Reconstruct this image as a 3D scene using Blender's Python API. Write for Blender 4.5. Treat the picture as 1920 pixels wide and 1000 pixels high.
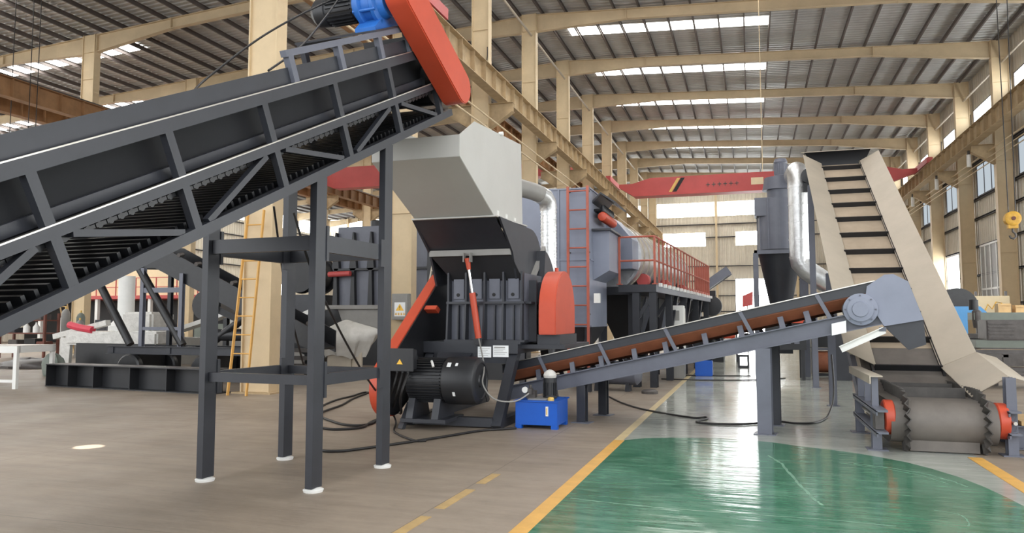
import bpy, bmesh, math, random
from mathutils import Vector, Matrix
random.seed(7)
PI = math.pi
R = math.radians
C = bpy.context.scene.collection
for o in list(bpy.data.objects): bpy.data.objects.remove(o)

# ---------------------------------------------------------------- camera, sky, light, exposure
THETA = math.atan(0.3192)          # the hall axis (+Y) lies to the right of the view direction
PHI = math.atan(100 / 1400)        # camera tipped up a little
cd = bpy.data.cameras.new('camera'); cam = bpy.data.objects.new('camera', cd); C.objects.link(cam)
cam.location = (0, 0, 1.5); cam.rotation_euler = (PI / 2 + PHI, 0, THETA)
cd.sensor_fit = 'HORIZONTAL'; cd.sensor_width = 36; cd.lens = 1400 / 1920 * 36; cd.clip_start = 0.05; cd.clip_end = 300
bpy.context.scene.camera = cam
w = bpy.data.worlds.new('sky'); bpy.context.scene.world = w; w.use_nodes = True
bg = w.node_tree.nodes['Background']; bg.inputs[0].default_value = (0.95, 0.975, 1.0, 1); bg.inputs[1].default_value = 1.9
vs = bpy.context.scene.view_settings
vs.view_transform = 'Standard'; vs.look = 'None'; vs.gamma = 1; vs.use_curve_mapping = False; vs.exposure = 0.58
SKYLIGHT = 12.0     # radiance of the translucent roof strips
PANE = 8.0         # radiance of the clear windows
DULL = 0.42        # radiance of the dusty lower windows
bpy.context.scene.cycles.use_denoising = True
bpy.context.scene.cycles.max_bounces = 8
bpy.context.scene.cycles.diffuse_bounces = 5
bpy.context.scene.cycles.sample_clamp_indirect = 6
# low sun through a small hole in the roof of the far bay: one bright spot on the floor
sd = bpy.data.lights.new('sun_shaft', 'SPOT'); sun_shaft = bpy.data.objects.new('sun_shaft', sd); C.objects.link(sun_shaft)
sd.energy = 30000; sd.spot_size = R(1.15); sd.spot_blend = 0.35; sd.shadow_soft_size = 0.02; sd.color = (1, 0.95, 0.86)
sun_shaft.location = (-13.5, 4.0, 15.2)
sun_shaft.rotation_euler = (Vector((-7.5, 7.02, 0)) - Vector((-13.5, 4.0, 15.2))).to_track_quat('-Z', 'Y').to_euler()

# ---------------------------------------------------------------- helpers
def lin(c):
    c = c / 255
    return c / 12.92 if c <= 0.04045 else ((c + 0.055) / 1.055) ** 2.4
def mat(name, rgb, rough=0.5, metal=0.0, var=0.1, scale=2.5, bump=0.0, bscale=40, spec=0.5, rgb2=None, coat=0):
    m = bpy.data.materials.new(name); m.use_nodes = True; nt = m.node_tree; N = nt.nodes; L = nt.links
    b = N['Principled BSDF']; b.inputs['Roughness'].default_value = rough; b.inputs['Metallic'].default_value = metal
    b.inputs['Specular IOR Level'].default_value = spec
    if coat: b.inputs['Coat Weight'].default_value = coat
    c = [lin(v) for v in rgb]
    c2 = [lin(v) for v in rgb2] if rgb2 else [min(1, v * (1 + var)) for v in c]
    c1 = c if rgb2 else [v * (1 - var) for v in c]
    tc = N.new('ShaderNodeTexCoord'); nz = N.new('ShaderNodeTexNoise'); nz.inputs['Scale'].default_value = scale
    nz.inputs['Detail'].default_value = 6; nz.inputs['Roughness'].default_value = 0.65
    mx = N.new('ShaderNodeValToRGB'); e = mx.color_ramp.elements
    e[0].position = 0.32; e[0].color = (*c1, 1); e[1].position = 0.68; e[1].color = (*c2, 1)
    L.new(tc.outputs['Object'], nz.inputs['Vector']); L.new(nz.outputs['Fac'], mx.inputs['Fac']); L.new(mx.outputs['Color'], b.inputs['Base Color'])
    if bump:
        n2 = N.new('ShaderNodeTexNoise'); n2.inputs['Scale'].default_value = bscale; n2.inputs['Detail'].default_value = 3
        bp = N.new('ShaderNodeBump'); bp.inputs['Strength'].default_value = bump; bp.inputs['Distance'].default_value = 0.02
        L.new(tc.outputs['Object'], n2.inputs['Vector']); L.new(n2.outputs['Fac'], bp.inputs['Height']); L.new(bp.outputs['Normal'], b.inputs['Normal'])
    return m
def glow(name, col, s):
    m = bpy.data.materials.new(name); m.use_nodes = True; nt = m.node_tree; nt.nodes.clear()
    o = nt.nodes.new('ShaderNodeOutputMaterial'); e = nt.nodes.new('ShaderNodeEmission')
    e.inputs[0].default_value = (*col, 1); e.inputs[1].default_value = s; nt.links.new(e.outputs[0], o.inputs[0]); return m

def rect(w, h): return [(-w/2, -h/2), (w/2, -h/2), (w/2, h/2), (-w/2, h/2)]
def hsec(w, h, tf=0.012, tw=0.01):      # flanges top and bottom (h), width w
    return [(-w/2, -h/2), (w/2, -h/2), (w/2, -h/2+tf), (tw/2, -h/2+tf), (tw/2, h/2-tf), (w/2, h/2-tf), (w/2, h/2), (-w/2, h/2), (-w/2, h/2-tf), (-tw/2, h/2-tf), (-tw/2, -h/2+tf), (-w/2, -h/2+tf)]
def csec(w, h, t=0.012, flip=1):        # channel: web on the -x side when flip = 1
    p = [(-w/2, -h/2), (w/2, -h/2), (w/2, -h/2+t), (-w/2+t, -h/2+t), (-w/2+t, h/2-t), (w/2, h/2-t), (w/2, h/2), (-w/2, h/2)]
    return p if flip > 0 else [(-x, y) for x, y in reversed(p)]
def lsec(w, h, t=0.01):
    return [(-w/2, -h/2), (w/2, -h/2), (w/2, -h/2+t), (-w/2+t, -h/2+t), (-w/2+t, h/2), (-w/2, h/2)]
def circ(r, n=20, a0=0): return [(r*math.cos(a0+2*PI*i/n), r*math.sin(a0+2*PI*i/n)) for i in range(n)]

WM = {}
class MB:
    def __init__(s, M=None): s.v = []; s.f = []; s.sm = []; s.M = M or Matrix()
    def add(s, vs, fs, smooth=False):
        k = len(s.v); s.v += [s.M @ Vector(p) for p in vs]
        for f in fs: s.f.append([i + k for i in f]); s.sm.append(smooth)
        return s
    def box(s, lo, hi):
        x0, y0, z0 = lo; x1, y1, z1 = hi
        return s.add([(x0,y0,z0),(x1,y0,z0),(x1,y1,z0),(x0,y1,z0),(x0,y0,z1),(x1,y0,z1),(x1,y1,z1),(x0,y1,z1)],
                     [(0,3,2,1),(4,5,6,7),(0,1,5,4),(1,2,6,5),(2,3,7,6),(3,0,4,7)])
    def sweep(s, p0, p1, prof, up=(0, 0, 1)):
        p0, p1 = Vector(p0), Vector(p1); d = (p1 - p0).normalized(); up = Vector(up)
        if abs(d.dot(up)) > 0.995: up = Vector((0, 1, 0)) if abs(d.y) < 0.9 else Vector((1, 0, 0))
        a = d.cross(up).normalized(); b = a.cross(d)
        n = len(prof)
        vs = [p0 + a*x + b*y for x, y in prof] + [p1 + a*x + b*y for x, y in prof]
        fs = [(i, (i+1) % n, n + (i+1) % n, n + i) for i in range(n)] + [tuple(range(n))[::-1], tuple(range(n, 2*n))]
        return s.add(vs, fs)
    def bar(s, p0, p1, w, h, up=(0, 0, 1)): return s.sweep(p0, p1, rect(w, h), up)
    def cone(s, p0, p1, r0, r1, n=20, cap=True):
        p0, p1 = Vector(p0), Vector(p1); d = (p1 - p0).normalized()
        up = Vector((0, 0, 1)) if abs(d.z) < 0.9 else Vector((0, 1, 0)); a = d.cross(up).normalized(); b = a.cross(d)
        vs = [p0 + a*x + b*y for x, y in circ(r0, n)] + [p1 + a*x + b*y for x, y in circ(r1, n)]
        s.add(vs, [(i, (i+1) % n, n + (i+1) % n, n + i) for i in range(n)], True)
        if cap: s.add(vs, [tuple(range(n))[::-1], tuple(range(n, 2*n))])
        return s
    def tube(s, p0, p1, r, n=16): return s.cone(p0, p1, r, r, n)
    def path(s, pts, r, n=8):
        pts = [Vector(p) for p in pts]; rings = []; a = None
        for i, p in enumerate(pts):
            d = (pts[min(i+1, len(pts)-1)] - pts[max(i-1, 0)]).normalized()
            if a is None:
                up = Vector((0, 0, 1)) if abs(d.z) < 0.9 else Vector((0, 1, 0)); a = d.cross(up).normalized()
            else: a = (a - d*a.dot(d)).normalized()
            b = a.cross(d); rings.append([p + a*x + b*y for x, y in circ(r, n)])
        vs = [q for rg in rings for q in rg]; fs = []
        for k in range(len(pts)-1):
            for i in range(n): fs.append((k*n+i, k*n+(i+1) % n, (k+1)*n+(i+1) % n, (k+1)*n+i))
        s.add(vs, fs, True); m = len(vs)
        return s.add(vs, [tuple(range(n))[::-1], tuple(range(m-n, m))])
    def prism(s, poly, axis, lo, hi):
        def P(u, v, t): return (t, u, v) if axis == 0 else (u, t, v) if axis == 1 else (u, v, t)
        n = len(poly); vs = [P(u, v, lo) for u, v in poly] + [P(u, v, hi) for u, v in poly]
        return s.add(vs, [(i, (i+1) % n, n + (i+1) % n, n + i) for i in range(n)] + [tuple(range(n))[::-1], tuple(range(n, 2*n))])
    def lathe(s, prof, p0, axis, n=28):   # prof: (distance along axis, radius)
        p0 = Vector(p0); d = Vector(axis).normalized(); up = Vector((0, 0, 1)) if abs(d.z) < 0.9 else Vector((0, 1, 0))
        a = d.cross(up).normalized(); b = a.cross(d); vs = []
        for t, r in prof: vs += [p0 + d*t + a*x + b*y for x, y in circ(r, n)]
        fs = [(k*n+i, k*n+(i+1) % n, (k+1)*n+(i+1) % n, (k+1)*n+i) for k in range(len(prof)-1) for i in range(n)]
        s.add(vs, fs, True); m = len(vs)
        return s.add(vs, [tuple(range(n))[::-1], tuple(range(m-n, m))])
    def plate(s, pts, t=0.01):     # a thick plate from an ordered polygon in space
        pts = [Vector(p) for p in pts]; nrm = Vector((0, 0, 0))
        for i in range(len(pts)): nrm += (pts[i] - pts[0]).cross(pts[(i+1) % len(pts)] - pts[0])
        nrm = nrm.normalized() * t / 2; n = len(pts)
        vs = [p - nrm for p in pts] + [p + nrm for p in pts]
        return s.add(vs, [(i, (i+1) % n, n + (i+1) % n, n + i) for i in range(n)] + [tuple(range(n))[::-1], tuple(range(n, 2*n))])
    def build(s, name, m, parent=None, bevel=0.0, origin=None, label=None):
        me = bpy.data.meshes.new(name); W = WM.get(parent.name, Matrix()) if parent else Matrix()
        if not parent:
            if origin is None:
                xs = [p.x for p in s.v]; ys = [p.y for p in s.v]; zs = [p.z for p in s.v]
                origin = ((min(xs)+max(xs))/2, (min(ys)+max(ys))/2, min(zs))
            W = Matrix.Translation(origin)
        I = W.inverted()
        me.from_pydata([I @ p for p in s.v], [], s.f); me.validate()
        bm = bmesh.new(); bm.from_mesh(me); bmesh.ops.remove_doubles(bm, verts=bm.verts, dist=1e-5)
        bmesh.ops.recalc_face_normals(bm, faces=bm.faces)
        if bevel:
            es = [e for e in bm.edges if len(e.link_faces) == 2 and e.calc_face_angle(0) > 0.6]
            bmesh.ops.bevel(bm, geom=es, offset=bevel, segments=2, affect='EDGES', clamp_overlap=True)
        bm.to_mesh(me); bm.free()
        if any(s.sm) or bevel:
            me.polygons.foreach_set('use_smooth', [True]*len(me.polygons)); me.set_sharp_from_angle(angle=R(35))
        me.materials.append(m)
        o = bpy.data.objects.new(name, me); C.objects.link(o)
        if parent: o.parent = parent
        else: o.matrix_world = W
        WM[o.name] = W
        if label: o['label'] = label
        return o
def tag(o, label, cat, group=None, kind=None):
    o['label'] = label; o['category'] = cat
    if group: o['group'] = group
    if kind: o['kind'] = kind
    return o
def thing(name, label, cat, loc=(0, 0, 0), rotz=0, group=None, kind=None):
    o = bpy.data.objects.new(name, None); C.objects.link(o); o.location = loc; o.rotation_euler = (0, 0, rotz); o.empty_display_size = 0.2
    WM[o.name] = Matrix.Translation(loc) @ Matrix.Rotation(rotz, 4, 'Z'); return tag(o, label, cat, group, kind)
def struct(o, label=None, cat=None):
    o['kind'] = 'structure'
    if label: o['label'] = label
    if cat: o['category'] = cat
    return o
def dup(root, loc, rotz=None, label=None):
    r = root.copy(); C.objects.link(r); r.location = loc
    if rotz is not None: r.rotation_euler = (0, 0, rotz)
    if label: r['label'] = label
    for ch in list(root.children):
        c = ch.copy(); C.objects.link(c); c.parent = r
        for g in list(ch.children):
            d = g.copy(); C.objects.link(d); d.parent = c
    return r
def arc(cx, cy, r, a0, a1, n=10): return [(cx + r*math.cos(R(a0+(a1-a0)*i/n)), cy + r*math.sin(R(a0+(a1-a0)*i/n))) for i in range(n+1)]
ORD = ['first', 'second', 'third', 'fourth', 'fifth', 'sixth', 'seventh', 'eighth', 'ninth', 'tenth', 'eleventh', 'twelfth', 'thirteenth']

# ---------------------------------------------------------------- materials
M_col = mat('tan_column_paint', (202, 181, 146), 0.55, var=0.09, scale=1.2)
M_raft = mat('tan_rafter_paint', (190, 170, 138), 0.6, var=0.1, scale=1.0)
M_dusty = mat('dusty_girder_paint', (172, 150, 116), 0.7, var=0.16, scale=3)
M_rust = mat('brown_girder_paint', (150, 112, 76), 0.65, var=0.2, scale=2)
M_roof = mat('galvanised_roof_sheet', (184, 184, 182), 0.42, metal=0.35, var=0.1, scale=0.4)
M_purl = mat('dark_purlin_steel', (92, 84, 80), 0.6, var=0.12)
M_wall = mat('grey_wall_sheet', (204, 196, 180), 0.5, metal=0.1, var=0.1, scale=0.6)
M_girt = mat('dark_girt_steel', (84, 82, 86), 0.6)
M_dark = mat('charcoal_machine_paint', (47, 49, 55), 0.42, var=0.14, scale=3)
M_dark2 = mat('deep_charcoal_panel', (36, 37, 40), 0.45, var=0.12, scale=2)
M_pan = mat('near_black_panel', (30, 31, 34), 0.6, var=0.15, scale=1.5, spec=0.2)
M_blk = mat('black_rubber_steel', (26, 27, 30), 0.38, var=0.25, scale=8)
M_slate = mat('slate_blue_paint', (98, 101, 112), 0.42, var=0.1, scale=2)
M_box = mat('pale_slate_paint', (128, 134, 150), 0.4, var=0.08, scale=1.5)
M_hop = mat('light_grey_hopper_paint', (186, 185, 180), 0.5, var=0.04, scale=1.2)
M_or = mat('orange_red_paint', (190, 74, 48), 0.42, var=0.07, scale=2)
M_red = mat('crane_red_paint', (182, 76, 74), 0.5, var=0.09, scale=0.8)
M_rail = mat('orange_railing_paint', (170, 88, 70), 0.5, var=0.14)
M_bluep = mat('royal_blue_paint', (10, 84, 182), 0.35, var=0.06)
M_gear = mat('gearbox_blue_paint', (42, 102, 178), 0.42, var=0.12, scale=6)
M_cab = mat('sky_blue_paint', (74, 138, 190), 0.5, var=0.05)
M_cream = mat('dusty_cream_steel', (176, 166, 150), 0.55, metal=0.15, var=0.07, scale=1.5, bump=0.05)
M_belt = mat('dusty_belt_rubber', (164, 148, 128), 0.7, var=0.12, scale=2)
M_belt2 = mat('grey_belt_rubber', (104, 98, 92), 0.6, var=0.18, scale=2.5)
M_wavy = mat('grey_black_rubber', (66, 63, 60), 0.6, var=0.2, scale=9)
M_brown = mat('rust_brown_belt', (140, 84, 58), 0.6, var=0.2, scale=3)
M_galv = mat('galvanised_duct', (205, 206, 206), 0.34, metal=0.8, var=0.14, scale=7, bump=0.35, bscale=16)
M_steel = mat('steel_and_lit_edge', (200, 196, 188), 0.3, metal=0.8, var=0.1)  # bare steel parts, and pale lines painted for lit edges on the conveyors
M_chrome = mat('polished_rod', (215, 215, 215), 0.2, metal=1.0, var=0.03)
M_white = mat('white_paint', (226, 226, 222), 0.45, var=0.05)
M_paper = mat('white_paper', (236, 238, 238), 0.6, var=0.02)
M_yel = mat('yellow_ladder_paint', (206, 158, 84), 0.5, var=0.1)
M_hook = mat('yellow_hook_paint', (196, 150, 52), 0.55, var=0.2, scale=9)
M_cabl = mat('black_cable', (24, 22, 22), 0.5)
M_mot = mat('black_motor_paint', (38, 39, 42), 0.42, var=0.12, scale=5)
M_wrap = mat('clear_plastic_wrap', (206, 204, 198), 0.25, var=0.14, scale=6, bump=0.6, bscale=14)
M_tarp = mat('grey_tarp', (182, 180, 174), 0.4, var=0.12, scale=3, bump=1.0, bscale=5)
M_pink = mat('pink_wrap', (214, 66, 84), 0.45, var=0.1)
M_grey = mat('mid_grey_paint', (140, 138, 134), 0.5, var=0.1)
M_mach = mat('machine_grey_green', (112, 120, 112), 0.5, var=0.1)
M_iron = mat('oily_iron', (84, 80, 78), 0.45, metal=0.3, var=0.2, scale=5)
M_wood = mat('raw_timber', (192, 160, 112), 0.7, var=0.14)
M_skin = mat('peach_wall_paint', (222, 204, 168), 0.6, var=0.04)
M_rustred = mat('rusty_red_steel', (104, 58, 46), 0.6, var=0.2)
M_yel2 = mat('warning_yellow', (240, 190, 70), 0.5, var=0.02)
M_black = mat('print_black', (20, 20, 20), 0.6, var=0.0)
M_tan2 = mat('brass_cap', (214, 178, 96), 0.4, var=0.05)
G_sky = glow('skylight_daylight', (1.0, 0.985, 0.95), SKYLIGHT)
G_win = glow('window_daylight', (0.96, 0.99, 1.0), PANE)
G_dull = glow('dusty_window_daylight', (0.82, 0.92, 1.0), DULL)

# ---------------------------------------------------------------- floor
def floor_mat():
    m = bpy.data.materials.new('workshop_concrete'); m.use_nodes = True; nt = m.node_tree; N = nt.nodes; L = nt.links; b = N['Principled BSDF']
    g = N.new('ShaderNodeNewGeometry'); sx = N.new('ShaderNodeSeparateXYZ'); L.new(g.outputs['Position'], sx.inputs[0])
    def noise(sc, det=6, vec=None, rough=0.6):
        n = N.new('ShaderNodeTexNoise'); n.inputs['Scale'].default_value = sc; n.inputs['Detail'].default_value = det; n.inputs['Roughness'].default_value = rough
        L.new(vec or g.outputs['Position'], n.inputs['Vector']); return n.outputs['Fac']
    def ramp(fac, stops):
        r = N.new('ShaderNodeValToRGB'); e = r.color_ramp.elements
        while len(e) < len(stops): e.new(0.5)
        for k, (p, c) in enumerate(stops): e[k].position = p; e[k].color = (*[lin(v) for v in c], 1) if isinstance(c, tuple) else (c, c, c, 1)
        L.new(fac, r.inputs[0]); return r.outputs[0]
    def math_(op, a, bb):
        n = N.new('ShaderNodeMath'); n.operation = op
        for i, v in enumerate((a, bb)):
            if isinstance(v, (int, float)): n.inputs[i].default_value = v
            else: L.new(v, n.inputs[i])
        return n.outputs[0]
    def mix(f, a, bb, mode='MIX'):
        n = N.new('ShaderNodeMix'); n.data_type = 'RGBA'; n.blend_type = mode
        if isinstance(f, (int, float)): n.inputs[0].default_value = f
        else: L.new(f, n.inputs[0])
        for i, v in ((6, a), (7, bb)):
            if isinstance(v, tuple): n.inputs[i].default_value = (*[lin(q) for q in v], 1)
            else: L.new(v, n.inputs[i])
        return n.outputs[2]
    wob = math_('MULTIPLY', math_('SUBTRACT', noise(1.5), 0.5), 0.25)
    xw = math_('ADD', sx.outputs[0], wob)
    lane = math_('MULTIPLY', math_('GREATER_THAN', xw, -1.56), math_('LESS_THAN', xw, 2.3))
    sides = ramp(noise(0.55), [(0.25, (122, 110, 97)), (0.75, (157, 144, 129))])
    centre = ramp(noise(0.8), [(0.3, (156, 160, 153)), (0.7, (186, 189, 180))])
    col = mix(lane, sides, centre)
    mp = N.new('ShaderNodeMapping'); mp.inputs['Scale'].default_value = (0.9, 7, 1); L.new(g.outputs['Position'], mp.inputs[0])
    streak = ramp(noise(1.0, 5, mp.outputs[0]), [(0.3, 0.84), (0.7, 1.08)])
    col = mix(1.0, col, streak, 'MULTIPLY')
    spots = ramp(noise(6.0, 8), [(0.28, 0.8), (0.42, 1.0)]); col = mix(0.6, col, spots, 'MULTIPLY')
    def joint(coord, pitch, off):
        a = math_('ADD', coord, off); q = math_('PINGPONG', a, pitch / 2); return math_('LESS_THAN', q, 0.006)
    wy = math_('ADD', sx.outputs[1], math_('MULTIPLY', wob, 0.12)); wx = math_('ADD', sx.outputs[0], math_('MULTIPLY', wob, 0.12))
    j = math_('MAXIMUM', joint(wy, 6.0, 1.6), joint(wx, 5.2, 2.45))
    col = mix(math_('MULTIPLY', j, 0.55), col, (88, 80, 72))
    L.new(col, b.inputs['Base Color'])
    rl = ramp(noise(1.2), [(0.3, 0.44), (0.7, 0.6)]); rc = ramp(noise(1.6, 5, mp.outputs[0]), [(0.3, 0.09), (0.7, 0.18)])
    L.new(mix(lane, rl, rc), b.inputs['Roughness'])
    bp = N.new('ShaderNodeBump'); bp.inputs['Strength'].default_value = 0.2; bp.inputs['Distance'].default_value = 0.02
    L.new(noise(2.2, 3, mp.outputs[0]), bp.inputs['Height']); L.new(bp.outputs[0], b.inputs['Normal'])
    return m
def green_mat():
    m = mat('green_epoxy_paint', (50, 102, 78), 0.2, scale=1.1, rgb2=(84, 136, 110)); nt = m.node_tree; N = nt.nodes; L = nt.links; b = N['Principled BSDF']
    tc = N.new('ShaderNodeNewGeometry'); mp = N.new('ShaderNodeMapping'); mp.inputs['Scale'].default_value = (1.3, 6, 1); L.new(tc.outputs['Position'], mp.inputs[0])
    n = N.new('ShaderNodeTexNoise'); n.inputs['Scale'].default_value = 1.6; n.inputs['Detail'].default_value = 9; n.inputs['Roughness'].default_value = 0.72; L.new(mp.outputs[0], n.inputs[0])
    r = N.new('ShaderNodeValToRGB'); r.color_ramp.elements[0].position = 0.47; r.color_ramp.elements[0].color = (0, 0, 0, 1); r.color_ramp.elements[1].position = 0.78; r.color_ramp.elements[1].color = (0.62, 0.62, 0.62, 1)
    L.new(n.outputs['Fac'], r.inputs[0])
    n3 = N.new('ShaderNodeTexNoise'); n3.inputs['Scale'].default_value = 0.9; n3.inputs['Detail'].default_value = 4; n3.inputs['Distortion'].default_value = 1.5; L.new(tc.outputs['Position'], n3.inputs[0])
    # thin tyre scuffs: narrow bands of a distorted noise
    r3 = N.new('ShaderNodeValToRGB'); e = r3.color_ramp.elements; e[0].position = 0.492; e[0].color = (0, 0, 0, 1); e[1].position = 0.5; e[1].color = (0.4, 0.4, 0.4, 1); x = e.new(0.508); x.color = (0, 0, 0, 1)
    for q in e: q.color = (0, 0, 0, 1)
    L.new(n3.outputs['Fac'], r3.inputs[0])
    ad = N.new('ShaderNodeMath'); ad.operation = 'MAXIMUM'; L.new(r.outputs[0], ad.inputs[0]); L.new(r3.outputs[0], ad.inputs[1])
    mx = N.new('ShaderNodeMix'); mx.data_type = 'RGBA'; L.new(ad.outputs[0], mx.inputs[0])
    src = b.inputs['Base Color'].links[0].from_socket; L.new(src, mx.inputs[6]); mx.inputs[7].default_value = (*[lin(v) for v in (142, 172, 152)], 1); L.new(mx.outputs[2], b.inputs['Base Color'])
    r2 = N.new('ShaderNodeMapRange'); r2.inputs[3].default_value = 0.07; r2.inputs[4].default_value = 0.17; L.new(n.outputs['Fac'], r2.inputs[0]); L.new(r2.outputs[0], b.inputs['Roughness'])
    bp = N.new('ShaderNodeBump'); bp.inputs['Strength'].default_value = 0.22; bp.inputs['Distance'].default_value = 0.02
    n2 = N.new('ShaderNodeTexNoise'); n2.inputs['Scale'].default_value = 1.3; n2.inputs['Detail'].default_value = 3; L.new(mp.outputs[0], n2.inputs[0]); L.new(n2.outputs['Fac'], bp.inputs['Height']); L.new(bp.outputs[0], b.inputs['Normal'])
    return m
XW, XE, YS, YN = -49.0, 11.9, -5.0, 79.4
struct(MB().box((XW - 1, YS - 4, -0.2), (XE + 1, YN + 1, 0)).build('floor', floor_mat(), origin=(0, 0, 0)), 'dusty beige and polished grey concrete workshop floor', 'floor')
edge = [(-1.53, 9.42), (-1.3, 9.66), (-1.0, 9.8), (-0.73, 9.87), (-0.4, 9.92), (-0.08, 9.9), (0.25, 9.78), (0.52, 9.6), (0.8, 9.47), (1.07, 9.32), (1.3, 9.12), (1.53, 8.87), (1.7, 8.57), (1.86, 8.19), (1.96, 7.8), (2.03, 7.37), (2.08, 6.9), (2.1, 6.2), (2.05, 2.0), (-1.53, 2.0)]
fp = struct(MB().prism(edge, 2, 0.0, 0.003).build('floor_paint', green_mat(), origin=(0, 0, 0)), 'scuffed glossy green painted floor area with a curved far edge', 'floor')
M_scuff = mat('pale_tyre_scuff', (112, 152, 130), 0.4, var=0.3, scale=9)
rs_ = random.Random(3)
for pts, wd in (([(0.15, 8.85), (0.27, 8.41), (0.36, 7.61), (0.42, 7.17), (0.48, 6.78), (0.53, 6.61)], 0.018), ([(-1.48, 6.25), (-1.1, 6.19), (-0.67, 6.15), (-0.06, 6.16), (0.51, 6.18), (1.04, 6.13)], 0.012),
                ([(0.99, 8.63), (1.36, 8.46), (1.61, 8.24), (1.76, 7.94), (1.82, 7.73)], 0.02), ([(0.85, 8.62), (1.3, 8.4), (1.55, 8.15), (1.7, 7.8)], 0.012), ([(1.34, 6.73), (1.49, 6.66), (1.52, 6.51), (1.47, 6.26)], 0.008)):
    m = MB(); vs = []; k = 0
    for i in range(len(pts) - 1):
        for q in range(8):
            t = q/8; x = pts[i][0] + (pts[i+1][0] - pts[i][0])*t; y = pts[i][1] + (pts[i+1][1] - pts[i][1])*t
            d = Vector((pts[i+1][0] - pts[i][0], pts[i+1][1] - pts[i][1], 0)).normalized(); n_2 = Vector((-d.y, d.x, 0)); ww = wd*rs_.uniform(0.35, 1.0); o_ = rs_.uniform(-0.006, 0.006)
            vs += [(x + n_2.x*(ww + o_), y + n_2.y*(ww + o_), 0.0034), (x - n_2.x*(ww - o_), y - n_2.y*(ww - o_), 0.0034)]; k += 1
    m.add(vs, [(2*i, 2*i+1, 2*i+3, 2*i+2) for i in range(k - 1)]); m.build('scuff_mark', M_scuff, fp)
M_line = mat('worn_yellow_line', (206, 158, 78), 0.5, var=0.12, scale=4); M_fade = mat('faded_yellow_line', (190, 172, 132), 0.55, var=0.1, scale=3)
M_fade2 = mat('worn_out_yellow_line', (176, 148, 100), 0.55, var=0.14, scale=6)
struct(MB().box((-1.66, 2, 0), (-1.53, 9.4, 0.004)).build('trim_1', M_line), 'bright yellow floor line beside the green paint', 'floor marking')
struct(MB().box((-1.66, 9.4, 0), (-1.55, 45, 0.003)).build('trim_2', M_fade), 'faded yellow floor line running deep into the hall', 'floor marking')
struct(MB().box((2.22, 5, 0), (2.36, 9.4, 0.004)).build('trim_3', M_line), 'yellow floor line in front of the elevator tail drum', 'floor marking')
for i, (y0, y1) in enumerate(((4.6, 5.35), (5.6, 6.3), (6.55, 7.0))): struct(MB().box((-2.44, y0, 0), (-2.35, y1, 0.003)).build('trim_%d' % (4 + i), M_fade2), 'faint worn yellow floor line dash left of the bright line', 'floor marking')

# ---------------------------------------------------------------- roof
RIDGE, SL, ZR = -9.6, 0.061, 16.1
def zr(x): return ZR - SL * abs(x - RIDGE)
YK = lambda k: 13.2 + 6.614 * k
YR0 = -4.0
m = MB(); ys = []; y = YR0
while y < YN: ys += [(y, 0), (y + 0.10, 0), (y + 0.14, 0.045), (y + 0.26, 0.045)]; y += 0.30
for xa, xb in ((RIDGE, XE + 0.4), (XW - 0.4, RIDGE)):
    vs = []
    for yy, dz in ys: vs += [(xa, yy, zr(xa) + dz), (xb, yy, zr(xb) + dz)]
    m.add(vs, [(2*i, 2*i+1, 2*i+3, 2*i+2) for i in range(len(ys) - 1)])
m.add([(XW - 0.4, YR0, zr(XW) + 0.12), (RIDGE, YR0, ZR + 0.12), (RIDGE, YN, ZR + 0.12), (XW - 0.4, YN, zr(XW) + 0.12)], [(0, 1, 2, 3)])
m.add([(RIDGE, YR0, ZR + 0.12), (XE + 0.4, YR0, zr(XE) + 0.12), (XE + 0.4, YN, zr(XE) + 0.12), (RIDGE, YN, ZR + 0.12)], [(0, 1, 2, 3)])
ceil = m.build('ceiling', M_roof, origin=(0, 0, 0)); struct(ceil, 'grey corrugated metal roof with skylight strips', 'ceiling')
xs = [RIDGE + 0.55 + 1.13 * i for i in range(19)] + [RIDGE - 0.55 - 1.13 * i for i in range(34)]
for x in xs:
    mm = MB(); mm.sweep((x, YR0 + 0.2, zr(x) - 0.13), (x, YN, zr(x) - 0.13), csec(0.07, 0.2, 0.012)); mm.build('purlin', M_purl, ceil)
nw = 0
def window(lo, hi, m, mull=0, fr=M_girt, axis=0, frame=True, name=None):
    """a glazed strip lying in a wall (thin along axis), with frame and mullions as parts"""
    global nw; nw += 1
    w = MB().box(lo, hi).build(name or 'window_%d' % nw, m); struct(w)
    if frame:
        f = MB(); t = 0.05; c = lambda a, b: (a, b); o = 1 - axis
        d0, d1 = lo[axis] - 0.03, hi[axis] + 0.03; u0, u1 = lo[o], hi[o]; z0, z1 = lo[2], hi[2]
        def bx(ua, ub, za, zb):
            a = [0, 0, za]; b = [0, 0, zb]; a[axis] = d0; b[axis] = d1; a[o] = ua; b[o] = ub; f.box(a, b)
        bx(u0 - t, u1 + t, z0 - t, z0); bx(u0 - t, u1 + t, z1, z1 + t); bx(u0 - t, u0, z0, z1); bx(u1, u1 + t, z0, z1)
        for i in range(1, mull): uu = u0 + (u1 - u0) * i / mull; bx(uu - t/2, uu + t/2, z0, z1)
        f.build('window_frame', fr, w)
    return w
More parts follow.
